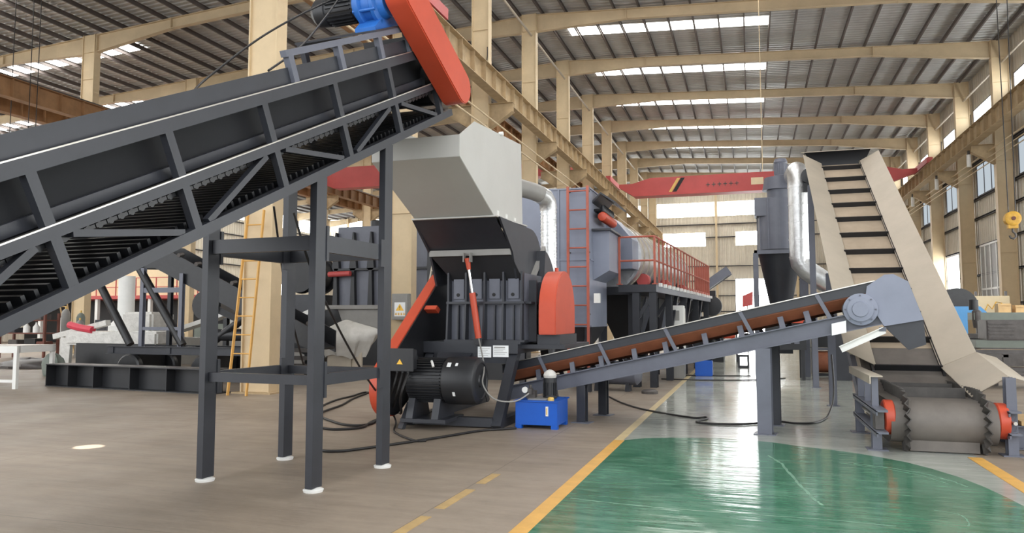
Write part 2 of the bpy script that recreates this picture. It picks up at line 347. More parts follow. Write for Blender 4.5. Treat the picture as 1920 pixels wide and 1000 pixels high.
for k in range(-2, 10):       # one translucent roof strip in every bay and slope
    for xa, xb in ((-8.4, 1.05), (-46.5, -28.3)):
        y0 = YK(k) + (2.45 if xa > -10 else 1.6)
        w = MB(); w.add([(xa, y0, zr(xa) - 0.012), (xb, y0, zr(xb) - 0.012), (xb, y0 + 0.95, zr(xb) - 0.012), (xa, y0 + 0.95, zr(xa) - 0.012),
                         (xa, y0, zr(xa) - 0.004), (xb, y0, zr(xb) - 0.004), (xb, y0 + 0.95, zr(xb) - 0.004), (xa, y0 + 0.95, zr(xa) - 0.004)],
                        [(0, 3, 2, 1), (4, 5, 6, 7), (0, 1, 5, 4), (1, 2, 6, 5), (2, 3, 7, 6), (3, 0, 4, 7)])
        nw += 1; struct(w.build('window_%d' % nw, G_sky))

# ---------------------------------------------------------------- walls
def corr(axis, fixed, u0, u1, z0, z1fn, pitch=0.36, d=0.05, sgn=1):
    m = MB(); us = []; u = u0
    while u < u1: us += [(u, 0), (u + pitch*.3, 0), (u + pitch*.42, d), (u + pitch*.88, d)]; u += pitch
    vs = []
    for uu, dd in us:
        uu = min(uu, u1); f = fixed + sgn * dd
        for z in (z0, z1fn(uu)): vs.append((f, uu, z) if axis == 0 else (uu, f, z))
    return m.add(vs, [(2*i, 2*i+2, 2*i+3, 2*i+1) for i in range(len(us) - 1)])
wl = corr(0, XW, YS, YN, 0, lambda u: zr(XW), sgn=-1).build('wall_left', M_wall, origin=(XW, 0, 0)); struct(wl)
wr = corr(0, XE, 6.0, YN, 0, lambda u: zr(XE) + 0.05).build('wall_right', M_wall, origin=(XE, 0, 0)); struct(wr)
wb = corr(1, YN, XW, XE, 0, zr).build('wall_far', M_wall, origin=(0, YN, 0)); struct(wb)
for z in (2.3, 3.9, 5.45, 6.95, 8.0, 9.95, 11.3):
    MB().sweep((XE - 0.1, 6, z), (XE - 0.1, YN, z), csec(0.16, 0.09, 0.012, -1)).build('girt', M_girt, wr)
    if z not in (8.0,):
        MB().sweep((XW, YN - 0.1, z + 0.05), (XE, YN - 0.1, z + 0.05), csec(0.14, 0.09, 0.012)).build('girt', M_girt, wb)
    MB().sweep((XW + 0.1, YS, z), (XW + 0.1, YN, z), csec(0.16, 0.09, 0.012)).build('girt', M_girt, wl)
for x in (-46, -38, -19.5, -3.2, 4.5):
    MB().sweep((x, YN - 0.28, 0), (x, YN - 0.28, zr(x) - 0.25), hsec(0.2, 0.3), (0, 1, 0)).build('wind_post', M_col, wb)
for k in range(-1, 10):
    ya, yb = YK(k) + 0.45, YK(k + 1) - 0.45
    if k >= 0: window((XE - 0.06, ya, 12.2), (XE - 0.03, yb, 12.85), G_win, 0, M_girt)
    if k >= 0: window((XE - 0.06, ya + 1.9, 8.15), (XE - 0.03, yb - 0.1, 9.75), G_dull, 3, M_girt)
window((XE - 0.07, 50.0, 3.3), (XE - 0.03, 52.9, 5.35), G_win, 2, M_wall)
window((XE - 0.07, 55.8, 3.3), (XE - 0.03, 58.6, 5.35), G_win, 3, M_wall)
window((XE - 0.07, 62.6, 3.3), (XE - 0.03, 65.0, 5.35), G_win, 2, M_wall)
for y0 in (6.5, 14.0, 21, 28): window((XE - 0.07, y0, 2.5), (XE - 0.03, y0 + 5.0, 5.3), G_win, 4, M_wall)
# right wall sliding door with white frame
d1 = MB().box((XE - 0.16, 41.6, 0.0), (XE - 0.1, 45.3, 5.4)).build('door_1', M_grey); struct(d1)
f = MB()
for yy in (41.6, 42.6, 43.6, 44.5, 45.3): f.box((XE - 0.2, yy - 0.05, 0), (XE - 0.14, yy + 0.05, 5.4))
for z in (3.1, 5.4): f.box((XE - 0.2, 41.5, z - 0.05), (XE - 0.14, 45.4, z + 0.05))
f.build('door_frame', M_white, d1)
for a, b in ((-48.5, -38.3), (-37.7, -29.6), (-28.6, -19.8), (-19.2, -10.4)): window((a, YN - 0.07, 12.2), (b, YN - 0.03, 13.6), G_win, 5, M_wall, 1)
window((-9.2, YN - 0.07, 12.2), (-3.35, YN - 0.03, 13.65), G_win, 5, M_wall, 1)
window((-3.05, YN - 0.07, 12.2), (4.3, YN - 0.03, 13.65), G_win, 2, M_wall, 1)
window((-8.7, YN - 0.07, 9.1), (-4.3, YN - 0.03, 10.5), G_win, 4, M_wall, 1)
window((-1.3, YN - 0.07, 9.1), (3.1, YN - 0.03, 10.5), G_win, 4, M_wall, 1)
window((-27.0, YN - 0.07, 9.1), (-12.0, YN - 0.03, 10.5), G_win, 8, M_wall, 1)
window((-8.6, YN - 0.07, 2.0), (-7.9, YN - 0.03, 3.6), G_win, 1, M_wall, 1)
window((-25.0, YN - 0.07, 3.2), (-21.0, YN - 0.03, 5.6), G_win, 3, M_wall, 1)
d2 = window((-1.4, YN - 0.09, 0.0), (2.3, YN - 0.03, 5.65), G_win, 2, M_slate, 1, name='door_2'); d2['label'] = 'tall open doorway full of daylight in the far end wall'
MB().box((-1.4, YN - 0.14, 3.9), (2.3, YN - 0.08, 3.97)).build('door_rail', M_slate, d2)
for k in range(-1, 10):
    ya, yb = YK(k) + 0.5, YK(k + 1) - 0.5
    window((XW + 0.03, ya, 11.6), (XW + 0.07, yb, 13.0), G_win, 4, M_wall)
    if k % 2 == 0: window((XW + 0.03, ya + 0.8, 3.0), (XW + 0.07, yb - 0.8, 5.4), G_win, 4, M_wall)

# ---------------------------------------------------------------- columns, rafters, girders
def column(x, y, ztop, w, d, label, group, br=0, brz=9.7):
    t = thing('steel_column', label, 'column', (x, y, 0), 0, group, 'structure')
    m = MB(); m.box((x - w/2, y - d/2, 0.02), (x - w/2 + 0.03, y + d/2, ztop)).box((x + w/2 - 0.03, y - d/2, 0.02), (x + w/2, y + d/2, ztop)).box((x - w/2 + 0.01, y - 0.12, 0.02), (x + w/2 - 0.01, y + 0.12, ztop))
    MB().box((x - w/2 - 0.12, y - d/2 - 0.12, 0), (x + w/2 + 0.12, y + d/2 + 0.12, 0.03)).build('base_plate', M_dusty, t)
    for z in (4.6, 8.9, 10.7, 12.6, ztop - 0.85): m.box((x - w/2 + 0.02, y - d/2 + 0.01, z), (x + w/2 - 0.02, y + d/2 - 0.01, z + 0.014))
    m.build('shaft', M_col, t)
    for sg in ((1, -1) if br == 2 else (br,)):
        if not sg: continue
        b = MB(); xa = x + sg * w/2; xb = x + sg * (w/2 + 0.95)
        b.prism([(xa, brz), (xb, brz), (xb, brz - 0.35), (xa, brz - 0.95)] if sg > 0 else [(xa, brz), (xa, brz - 0.95), (xb, brz - 0.35), (xb, brz)], 1, y - 0.02, y + 0.02)
        b.box((min(xa, xb), y - 0.17, brz - 0.02), (max(xa, xb), y + 0.17, brz))
        b.bar((xa, y, brz - 0.95), (xb, y, brz - 0.35), 0.3, 0.02)
        b.build('crane_bracket', M_dusty, t)
    return t
for k in range(0, 11):
    column(-9.67, YK(k), zr(-9.67) - 0.2, 0.69, 0.36, '%s tan steel column from the camera in the row between the two bays' % ORD[k], 'columns between the bays', 2)
for i, k in enumerate(range(4, 11)):
    column(11.36, YK(k), zr(11.2) - 0.2, 0.7, 0.36, '%s tan steel column from the camera along the windowed wall' % ORD[i], 'columns along the windowed wall', -1)
for i, k in enumerate(range(2, 11)):
    column(-29, YK(k), zr(-29) - 0.2, 0.72, 0.36, '%s tan steel column in the farther row beyond the big inclined conveyor' % ORD[i], 'columns in the farther row', 2, 10.3)
def rafter(xa, xb, y, label, group, ha=0.8, hm=0.44, hb=0.8, la=4.2, lb=5.0):
    """tapered I rafter between xa < xb: deep at the two ends"""
    tp = lambda x: zr(x) - 0.24
    xs = [xa, xa + la, xb - lb, xb]; hs = [ha, hm, hm, hb]
    m = MB()
    for i in range(3):
        x0, x1 = xs[i], xs[i+1]
        m.prism([(x0, tp(x0) - hs[i]), (x1, tp(x1) - hs[i+1]), (x1, tp(x1)), (x0, tp(x0))], 1, y - 0.012, y + 0.012)
        m.bar((x0, y, tp(x0)), (x1, y, tp(x1)), 0.24, 0.022); m.bar((x0, y, tp(x0) - hs[i]), (x1, y, tp(x1) - hs[i+1]), 0.24, 0.022)
    for x, h in zip(xs, hs): m.box((x - 0.015, y - 0.13, tp(x) - h - 0.03), (x + 0.015, y + 0.13, tp(x) + 0.03))
    o = m.build('roof_rafter', M_raft, origin=((xa + xb) / 2, y, tp(xa))); return tag(o, label, 'rafter', group, 'structure')
for i, k in enumerate(range(2, 11)): rafter(-9.3, 11.0, YK(k), '%s tan roof rafter from the camera over the polished lane' % ORD[i], 'rafters over the main bay')
for i, k in enumerate(range(1, 11)): rafter(-28.6, -10.05, YK(k), '%s tan roof rafter from the camera over the farther bay' % ORD[i], 'rafters over the farther bay')
for i, k in enumerate(range(2, 11)): rafter(-48.9, -29.4, YK(k), '%s tan roof rafter from the camera beyond the farther column row' % ORD[i], 'rafters beyond the farther column row')
def girder(x, ztop, h, m_, label, y0=-3.0, w=0.4):
    t = thing('crane_girder', label, 'crane girder', (x, y0, ztop - h), 0)
    s = MB().sweep((x, y0, ztop - h/2), (x, YN - 0.4, ztop - h/2), hsec(w, h, 0.025, 0.02)); y = y0 + 0.5
    while y < YN - 0.5: s.box((x - w/2 + 0.03, y, ztop - h + 0.02), (x + w/2 - 0.03, y + 0.016, ztop - 0.02)); y += 1.1
    s.build('girder_beam', m_, t)
    MB().box((x - 0.05, y0, ztop), (x + 0.05, YN - 0.4, ztop + 0.11)).build('rail', M_iron, t)
    return t
girder(-8.75, 10.5, 0.8, M_dusty, 'tan crane girder on the near side of the middle column row')
girder(-10.6, 10.5, 0.8, M_rust, 'brownish crane girder on the far side of the middle column row')
girder(10.1, 10.5, 0.8, M_dusty, 'tan crane girder running under the upper windows of the windowed wall')
girder(-27.9, 11.1, 0.8, M_rust, 'rusty brown crane girder on the near side of the farther column row')
girder(-30.1, 11.1, 0.8, M_rust, 'rusty brown crane girder behind the farther column row')
tag(MB().tube((-9.55, 13, 14.85), (-9.55, YN - 1, 14.85), 0.05, 10).build('tie_tube', M_cream), 'long pale tie tube under the roof along the middle columns', 'pipe')
tag(MB().tube((11.45, 13, 13.55), (11.45, YN - 1, 13.55), 0.05, 10).build('tie_tube', M_cream), 'long pale tie tube under the eaves of the windowed wall', 'pipe')
for z, nm in ((9.35, 'upper'), (9.05, 'middle'), (8.8, 'lower')):
    tag(MB().tube((10.72, 13, z), (10.72, YN - 1, z), 0.035 if nm == 'upper' else 0.025, 8).build('conductor_rail', M_col), '%s of the three pale conductor rails along the windowed wall' % nm, 'rail', 'conductor rails along the windowed wall')
for z, nm in ((8.5, 'upper'), (8.1, 'lower')):
    tag(MB().tube((-8.5, 2, z), (-8.5, YN - 1, z), 0.03, 8).build('conductor_rail', M_col), '%s of the two pale conductor rails on the middle columns' % nm, 'rail', 'conductor rails on the middle columns')
for i, k in enumerate(range(4, 9)):
    p = thing('downpipe', '%s cream downpipe from the camera on the windowed wall' % ORD[i], 'pipe', (11.52, YK(k) + 0.5, 0), 0, 'downpipes on the windowed wall')
    MB().tube((11.52, YK(k) + 0.5, 0.0), (11.52, YK(k) + 0.5, 13.9), 0.1, 12).build('pipe', M_skin, p)
    b = MB()
    for z in (2, 5, 8, 11): b.tube((11.52, YK(k) + 0.5, z), (11.52, YK(k) + 0.5, z + 0.08), 0.125, 12)
    b.build('pipe_bracket', M_steel, p)
def high_bay_lamp(x, y, ztop, z, label, grp):
    t = thing('pendant_lamp', label, 'lamp', (x, y, z), 0, grp)
    MB().tube((x, y, z + 0.3), (x, y, ztop), 0.012, 6).build('cord', M_cabl, t)
    MB().lathe([(0, 0.25), (0.02, 0.25), (0.2, 0.1), (0.34, 0.08)], (x, y, z), (0, 0, 1), 16).build('lamp_shade', M_galv, t)
    return t
high_bay_lamp(-19.0, 33.0, zr(-19) - .2, 15.05 - 1.0, 'silver pendant lamp under the farther bay roof left of its neighbour', 'pendant lamps')
high_bay_lamp(-17.6, 33.0, zr(-17.6) - .2, 15.05 - 1.0, 'silver pendant lamp under the farther bay roof beside the orange guard', 'pendant lamps')
for i, k in enumerate((4, 5, 6, 7)):
    t = thing('tube_lamp', '%s white tube lamp from the camera hanging under the right crane girder' % ORD[i], 'lamp', (10.3, YK(k) + 1.2, 8.9), 0, 'tube lamps under the crane girder')
    MB().tube((10.25, YK(k) + 1.2, 8.9), (10.25, YK(k) + 1.2, 9.5), 0.1, 12).build('lamp_tube', M_white, t)
    MB().tube((10.25, YK(k) + 1.2, 9.5), (10.25, YK(k) + 1.2, 9.705), 0.06, 10).build('lamp_mount', M_iron, t)

# ================================================================ the big inclined slat conveyor (near)
AL, YAW = R(25.55), R(3.5)
u = Vector((math.sin(YAW), math.cos(YAW), 0)); wv = Vector((math.cos(YAW), -math.sin(YAW), 0)); zv = Vector((0, 0, 1))
ad = u*math.cos(AL) + zv*math.sin(AL); bd = -u*math.sin(AL) + zv*math.cos(AL)
M1 = Matrix(((ad.x, bd.x, wv.x, -3.62), (ad.y, bd.y, wv.y, 5.77), (ad.z, bd.z, wv.z, 2.755), (0, 0, 0, 1)))   # local (along, up, sideways)
cv = thing('inclined_conveyor', 'big charcoal inclined slat conveyor rising across the upper left to an orange drive guard', 'conveyor', (-3.9, 0.3, 0))
A0, A1, WD = -5.9, 2.95, 1.2
UP = (0, 1, 0)
for side, c in (('near', -0.03), ('far', -WD + 0.03)):
    for b0, b1, a1 in ((0.0, 0.08, A1), (0.375, 0.445, A1 - 0.05), (0.76, 0.85, 3.22)):
        MB(M1).box((A0, b0, c - 0.03), (a1, b1, c + 0.03)).build('side_rail', M_dark, cv)
    sg = 1 if side == 'near' else -1
    for b1, a1 in ((0.445, A1 - 0.1), (0.85, 3.2)): MB(M1).box((A0, b1, c + sg*0.012), (a1, b1 + 0.009, c + sg*0.03)).build('lit_edge_strip', M_steel, cv)  # thin pale strip paints the lit line along each rail top
    MB(M1).box((A0, 0.43, c - sg*0.145), (3.2, 0.80, c - sg*0.135)).build('side_panel', M_pan, cv)
    MB(M1).box((A0, 0.445, c - sg*0.135), (A1 - 0.2, 0.52, c - sg*0.10)).build('guard_strip', M_dark, cv)
    MB(M1).box((A0, 0.85, c - 0.006 - sg*0.02), (3.22, 0.99 if sg > 0 else 0.90, c + 0.006 - sg*0.02)).build('skirt_plate', M_dark, cv)
    for k in range(-6, 3):
        a = 0.555 + 1.057*k
        MB(M1).box((a - 0.035, 0.08, c - 0.029), (a + 0.035, 0.375, c + 0.029)).box((a - 0.035, 0.445, c - 0.029), (a + 0.035, 0.76, c + 0.029)).build('post', M_dark, cv)
        if k < 2:
            hi, lo = (a + 0.12, a + 0.93) if k % 2 == 1 else (a + 0.93, a + 0.12)
            MB(M1).bar((hi, 0.365, c - sg*0.005), (lo, 0.085, c - sg*0.005), 0.045, 0.055, (0, 0, 1)).build('brace', M_dark, cv)
for c in (-0.068, -WD + 0.068): MB(M1).box((A0, 0.02, c - 0.008), (2.75, 0.085, c + 0.008)).build('drive_chain', M_blk, cv)
sl = MB(M1); a = A0
while a < 2.8:
    sl.box((a, 0.03, -WD + 0.07), (a + 0.078, 0.06, -0.065)); sl.box((a + 0.03, 0.06, -WD + 0.12), (a + 0.055, 0.12, -0.12)); sl.box((a, 0.33, -WD + 0.07), (a + 0.078, 0.355, -0.065)); sl.tube((a + 0.03, 0.34, -0.09), (a + 0.03, 0.34, -0.066), 0.022, 8); a += 0.086
o = sl.build('slat_chain', M_blk, cv); o['label'] = 'black steel slats hanging on the return run'
MB(M1).box((A0, 0.385, -WD + 0.07), (2.75, 0.405, -0.07)).build('bed_plate', M_blk, cv)
for a in (-5.0, -3.9, -2.85, -1.8, -0.75, 0.3, 1.36, 2.2): MB(M1).box((a - 0.03, 0.0, -WD + 0.06), (a + 0.03, 0.028, -0.06)).build('cross_member', M_dark2, cv)
MB(M1).lathe([(0, 0.06), (0.05, 0.06), (0.05, 0.26), (1.0, 0.26), (1.0, 0.06), (1.1, 0.06)], (2.82, 0.42, -0.05), (0, 0, -1)).build('head_drum', M_blk, cv)
MB(M1).box((3.2, 0.45, -WD + 0.02), (3.225, 0.99, -0.02)).build('head_plate', M_dark2, cv)
# raised frame for the drive
for c in (-0.035, -0.95):
    MB(M1).box((-0.06 if c > -0.5 else 1.5, 1.075, c - 0.03), (2.3, 1.13, c + 0.03)).build('platform_rail', M_slate if c > -0.5 else M_dark, cv)
    for a in ((0.0, 0.78, 1.56, 2.2) if c > -0.5 else (1.56, 2.2)): MB(M1).box((a - 0.035, 0.86, c - 0.03), (a + 0.035, 1.075, c + 0.03)).build('platform_post', M_slate if c > -0.5 else M_dark, cv)
MB(M1).box((1.5, 1.13, -1.0), (2.35, 1.15, 0.0)).build('motor_plate', M_dark, cv)
gm = MB(M1).lathe([(0, 0.10), (0.01, 0.14), (0.36, 0.14), (0.37, 0.155), (0.5, 0.15), (0.55, 0.11)], (1.96, 1.40, -0.40), (0, 0, -1), 24)
for i in range(22):
    an = 2*PI*i/22; ca, sa = math.cos(an), math.sin(an)
    gm.sweep((1.96 + 0.145*ca, 1.40 + 0.145*sa, -0.43), (1.96 + 0.145*ca, 1.40 + 0.145*sa, -0.74), rect(0.012, 0.04), (ca, sa, 0))
gm = gm.build('gear_motor', M_mot, cv)
g = MB(M1).lathe([(0, 0.07), (0.03, 0.07), (0.03, 0.15), (0.1, 0.17), (0.12, 0.22), (0.16, 0.22), (0.18, 0.19), (0.27, 0.19), (0.29, 0.235), (0.34, 0.235), (0.36, 0.17), (0.40, 0.16)], (1.96, 1.40, 0.0), (0, 0, -1), 28)
for i in range(8):
    an = 2*PI*i/8 + 0.2; g.tube((1.96 + 0.21*math.cos(an), 1.40 + 0.21*math.sin(an), -0.10), (1.96 + 0.21*math.cos(an), 1.40 + 0.21*math.sin(an), -0.37), 0.016, 8)
g.build('gearbox', M_gear, gm)
f = MB(M1).prism([(1.68, 1.15), (2.26, 1.15), (2.26, 1.185), (2.1, 1.25), (1.84, 1.25), (1.68, 1.185)], 2, -0.35, -0.10); f.build('gearbox_foot', M_gear, gm)
MB(M1).box((1.88, 1.53, -0.62), (2.04, 1.62, -0.48)).build('terminal_box', M_mot, gm)
# chain guard
def stadium(c0, r0, c1, r1, n=12):
    d = (Vector(c1) - Vector(c0)); L_ = d.length; an = math.degrees(math.atan2(d.y, d.x)); ph = math.degrees(math.acos((r0 - r1) / L_))
    return arc(c1[0], c1[1], r1, an - ph, an + ph, n) + arc(c0[0], c0[1], r0, an + ph, an + 360 - ph, n)
g = MB(M1).prism(stadium((1.98, 1.46), 0.20, (2.83, 0.34), 0.20), 2, 0.01, 0.27).build('chain_guard', M_or, cv, bevel=0.012); g['label'] = 'orange red drive chain guard'
MB(M1).box((2.2, 0.86, 0.0), (2.32, 0.95, 0.03)).build('guard_bracket', M_or, cv)

# ---------------------------------------------------------------- its support stand
st = thing('support_stand', 'charcoal steel four-legged stand carrying the big inclined conveyor', 'stand', (-4.23, 6.42, 0))
def zc(y): return 2.80 + 0.478*(y - 5.77)/math.cos(YAW)
MS = Matrix.Translation((-4.25, 6.43, 0)) @ Matrix.Rotation(R(-3.5), 4, 'Z')
for x in (-0.605, 0.605):
    for y in (-0.58, 0.58):
        wy_ = (MS @ Vector((x, y, 0))).y
        l = MB(MS); l.sweep((x, y, 0.035), (x, y, zc(wy_ - 0.06)), hsec(0.07, 0.15, 0.055, 0.07)); lg = l.build('leg', M_dark, st)
        MB(MS).lathe([(0, 0.085), (0.02, 0.09), (0.028, 0.075), (0.04, 0.02)], (x, y, 0), (0, 0, 1), 18).build('foot_pad', M_white, lg, label='pale round foot pad')
for z, h in ((0.965, 0.085), (2.19, 0.13)):
    for y in (-0.58, 0.58): MB(MS).box((-0.565, y - 0.03, z - h/2), (0.565, y + 0.03, z + h/2)).build('crossbar', M_dark, st)
    for x in (-0.605, 0.605): MB(MS).box((x - 0.025, -0.50, z - h*0.6), (x + 0.025, 0.50, z + h*0.6)).build('crossbar', M_dark, st)
    for x in (-0.575, 0.635):
        MB(MS).box((x - 0.01, 0.43, z - 0.15), (x + 0.015, 0.505, z + 0.13)).build('bolt_plate', M_dark, st)
        MB(MS).box((x - 0.01, -0.505, z - 0.16), (x + 0.015, -0.47, z + 0.16)).build('bolt_plate', M_dark, st)

# ================================================================ crusher with hopper, motor and guards
cr = thing('crusher', 'charcoal hammer crusher with light grey hopper and orange guards behind the stand', 'crusher', (-4.0, 11.2, 0))
b = MB()
for x in (-3.37, -4.70):
    b.bar((x, 9.87, 0.0), (x, 10.78, 1.12), 0.14, 0.14, (0, -1, 1)); b.bar((x, 13.1, 0.0), (x, 12.35, 1.12), 0.14, 0.14, (0, 1, 1)); b.box((x - 0.06, 9.87, 0.0), (x + 0.06, 13.1, 0.12))
    if x < -4: b.bar((x, 11.4, 0.1), (x, 11.4, 1.1), 0.12, 0.14)
b.build('base_frame', M_dark, cr)
MB().box((-4.64, 9.84, 0.02), (-3.43, 9.98, 0.14)).build('front_sill', M_dark, cr)
d = MB().box((-4.82, 10.55, 1.0), (-3.28, 12.6, 1.14)).box((-3.28, 10.75, 1.07), (-2.62, 12.5, 1.13)); d.box((-4.82, 10.55, 1.14), (-3.24, 12.6, 1.17)); d.build('deck', M_dark, cr)
MB().box((-4.62, 10.56, 0.86), (-3.45, 10.62, 1.0)).build('front_beam', M_dark, cr)
MB().plate([(-4.55, 10.55, 1.0), (-4.0, 10.55, 1.0), (-4.08, 10.2, 0.72), (-4.48, 10.2, 0.72)], 0.015).build('gusset_plate', M_dark, cr)
for x0, x1, z0, z1, nm in ((-3.90, -3.69, 0.94, 1.10, 0), (-3.66, -3.42, 0.95, 1.12, 1)):
    p = MB().box((x0, 10.535, z0), (x1, 10.548, z1)).build('name_plate', M_paper, cr); p['label'] = 'white printed plate'
    t = MB()
    for r in range(5):
        if nm == 1 and r == 0: t.box((x0 + 0.02, 10.532, z1 - 0.035), (x1 - 0.05, 10.536, z1 - 0.02)); continue
        zz = z1 - 0.03 - 0.025*r; t.box((x0 + 0.015, 10.532, zz), (x1 - 0.02 - 0.03*(r % 3), 10.536, zz + 0.005))
    t.build('print_line', M_grey, p)
h = MB().box((-4.40, 10.72, 1.17), (-3.22, 12.35, 2.2))
h.build('rotor_housing', M_slate, cr)
rb = MB()
for x in (-4.42, -4.13, -3.83, -3.53, -3.24):
    rb.prism([(10.74, 1.17), (10.56, 1.17), (10.60, 1.7), (10.62, 1.78), (10.62, 2.22), (10.74, 2.22)], 0, x - 0.014, x + 0.014)
for x in (-4.27, -3.98, -3.68, -3.38): rb.prism([(10.74, 1.17), (10.64, 1.17), (10.66, 1.72), (10.74, 1.72)], 0, x - 0.01, x + 0.01)
rb.box((-4.44, 10.6, 1.74), (-3.20, 10.76, 1.775)); rb.box((-4.46, 10.56, 1.17), (-3.18, 10.78, 1.2))
rb.build('rib', M_dark, cr)
for x in (-4.27, -3.98, -3.69, -3.39):
    hp = MB().box((x - 0.085, 10.69, 1.82), (x + 0.085, 10.722, 2.12)).build('wear_plate', M_slate, cr)
    MB().tube((x - 0.01, 10.685, 1.88), (x - 0.01, 10.70, 1.88), 0.028, 12).build('hole', M_black, hp)
# side plates on the housing
sp = MB()
for y in (10.95, 11.5, 12.1): sp.box((-3.22, y - 0.015, 1.17), (-3.1, y + 0.015, 2.1))
sp.box((-3.22, 10.72, 1.74), (-3.12, 12.35, 1.77)); sp.build('side_rib', M_dark, cr)
# throat
MB().plate([(-4.66, 9.87, 2.95), (-3.40, 9.87, 2.95), (-3.36, 10.48, 2.55), (-4.64, 10.48, 2.55)], 0.02).build('throat_front', M_dark, cr)
MB().box((-4.66, 10.44, 2.46), (-3.36, 10.52, 2.55)).build('throat_bar', M_grey, cr)
MB().plate([(-4.64, 10.5, 2.46), (-3.36, 10.5, 2.46), (-3.25, 10.72, 2.1), (-4.38, 10.72, 2.1)], 0.02).build('throat_lower_plate', M_dark2, cr)
side = [(9.87, 2.95), (11.45, 2.95)] + arc(11.45, 2.25, 0.70, 90, 10, 8) + [(11.4, 2.08), (10.74, 2.02), (10.48, 2.5)]
MB().prism(side, 0, -3.36, -3.33).build('throat_side', M_dark, cr); MB().prism(side, 0, -4.68, -4.65).build('throat_side', M_dark, cr)
MB().prism([(y, z) for y, z in side[1:10]] + [(11.4, 2.3), (11.3, 2.9)], 0, -4.65, -3.36).build('throat_back', M_dark, cr)
MB().prism(arc(11.6, 1.72, 0.92, 80, 0, 10) + [(11.6, 1.72)], 0, -4.40, -3.18).build('rear_hood', M_dark, cr)
MB().bar((-3.3, 12.12, 2.70), (-3.3, 11.30, 2.08), 0.06, 0.09, (0, -1, 1)).build('hinge_bar', M_grey, cr)
# hopper: open-topped chute of grey sheet
hp = MB(); XA, XB = -4.62, -3.40
prof = [(8.51, 3.80), (9.04, 4.10), (11.12, 4.26), (11.20, 2.98), (9.84, 2.955), (8.52, 3.53)]
hp.prism(prof, 0, XB - 0.012, XB); hp.prism(prof, 0, XA, XA + 0.012)
for (a0, a1) in ((0, 5), (5, 4), (3, 2)):
    p, q = prof[a0], prof[a1]; hp.plate([(XA + 0.005, *p), (XB - 0.005, *p), (XB - 0.005, *q), (XA + 0.005, *q)], 0.012)
hpo = hp.build('feed_hopper', M_hop, cr); hpo['label'] = 'light grey sheet hopper with sloped front'
MB().plate([(XA - 0.03, 9.78, 2.95), (XB + 0.05, 9.78, 2.95), (XB + 0.05, 11.3, 2.985), (XA - 0.03, 11.3, 2.985)], 0.02).build('hopper_flange', M_hop, hpo)
lg = MB()
for y in (9.95, 10.35, 10.75): lg.box((XB, y, 2.98), (XB + 0.012, y + 0.06, 3.05))
lg.tube((XB - 0.02, 10.1, 4.19), (XB + 0.04, 10.1, 4.19), 0.03, 10); lg.build('lifting_lug', M_white, hpo)
# hydraulic cylinder
top, bot = Vector((-4.02, 10.40, 2.42)), Vector((-3.87, 10.50, 1.19))
k1 = top.lerp(bot, 0.42)
cy = MB().cone(k1, top.lerp(bot, 0.97), 0.048, 0.048, 20).build('hydraulic_cylinder', M_or, cr, label='slim orange red hydraulic cylinder')
MB().tube(top.lerp(bot, 0.08), k1, 0.022, 14).build('piston_rod', M_chrome, cy)
MB().cone(top, top.lerp(bot, 0.14), 0.045, 0.03, 14).build('rod_end', M_or, cy)
MB().box((bot.x - 0.07, bot.y - 0.03, 1.13), (bot.x + 0.06, bot.y + 0.05, 1.22)).build('cylinder_foot', M_mot, cy)
for dx in (-0.06, 0.045): MB().box((-4.02 + dx, 10.36, 2.36), (-4.02 + dx + 0.014, 10.46, 2.50)).build('cylinder_bracket', M_grey, cr)
# belt guard, left side
g = MB().prism(stadium((9.60, 0.55), 0.40, (11.56, 1.70), 0.60, 14), 0, -4.99, -4.81).build('belt_guard', M_or, cr, label='orange red belt guard strip', bevel=0.008)
MB().prism(stadium((9.60, 0.55), 0.385, (11.56, 1.70), 0.585, 14), 0, -4.81, -4.79).build('guard_back_plate', M_blk, g)
MB().prism([(10.55, 1.66), (10.62, 1.72), (10.75, 1.66), (10.68, 1.6)], 0, -4.80, -4.60).build('guard_stay', M_or, g)
# flywheel guard, right side
ga = [(10.69, 1.28), (11.96, 1.28), (11.96, 1.62)] + arc(11.325, 1.62, 0.635, 0, 180, 18)[1:]
g = MB().prism(ga, 0, -3.0, -2.74).build('flywheel_guard', M_or, cr, bevel=0.01, label='orange red arched flywheel guard')
MB().tube((-2.88, 11.325, 2.25), (-2.88, 11.325, 2.31), 0.03, 10).build('lifting_eye', M_or, g)
MB().box((-3.05, 10.8, 1.13), (-2.7, 11.9, 1.28)).build('bearing_block', M_dark, cr)
MB().tube((-3.3, 11.325, 1.62), (-2.95, 11.325, 1.62), 0.1, 16).build('rotor_shaft', M_iron, cr)
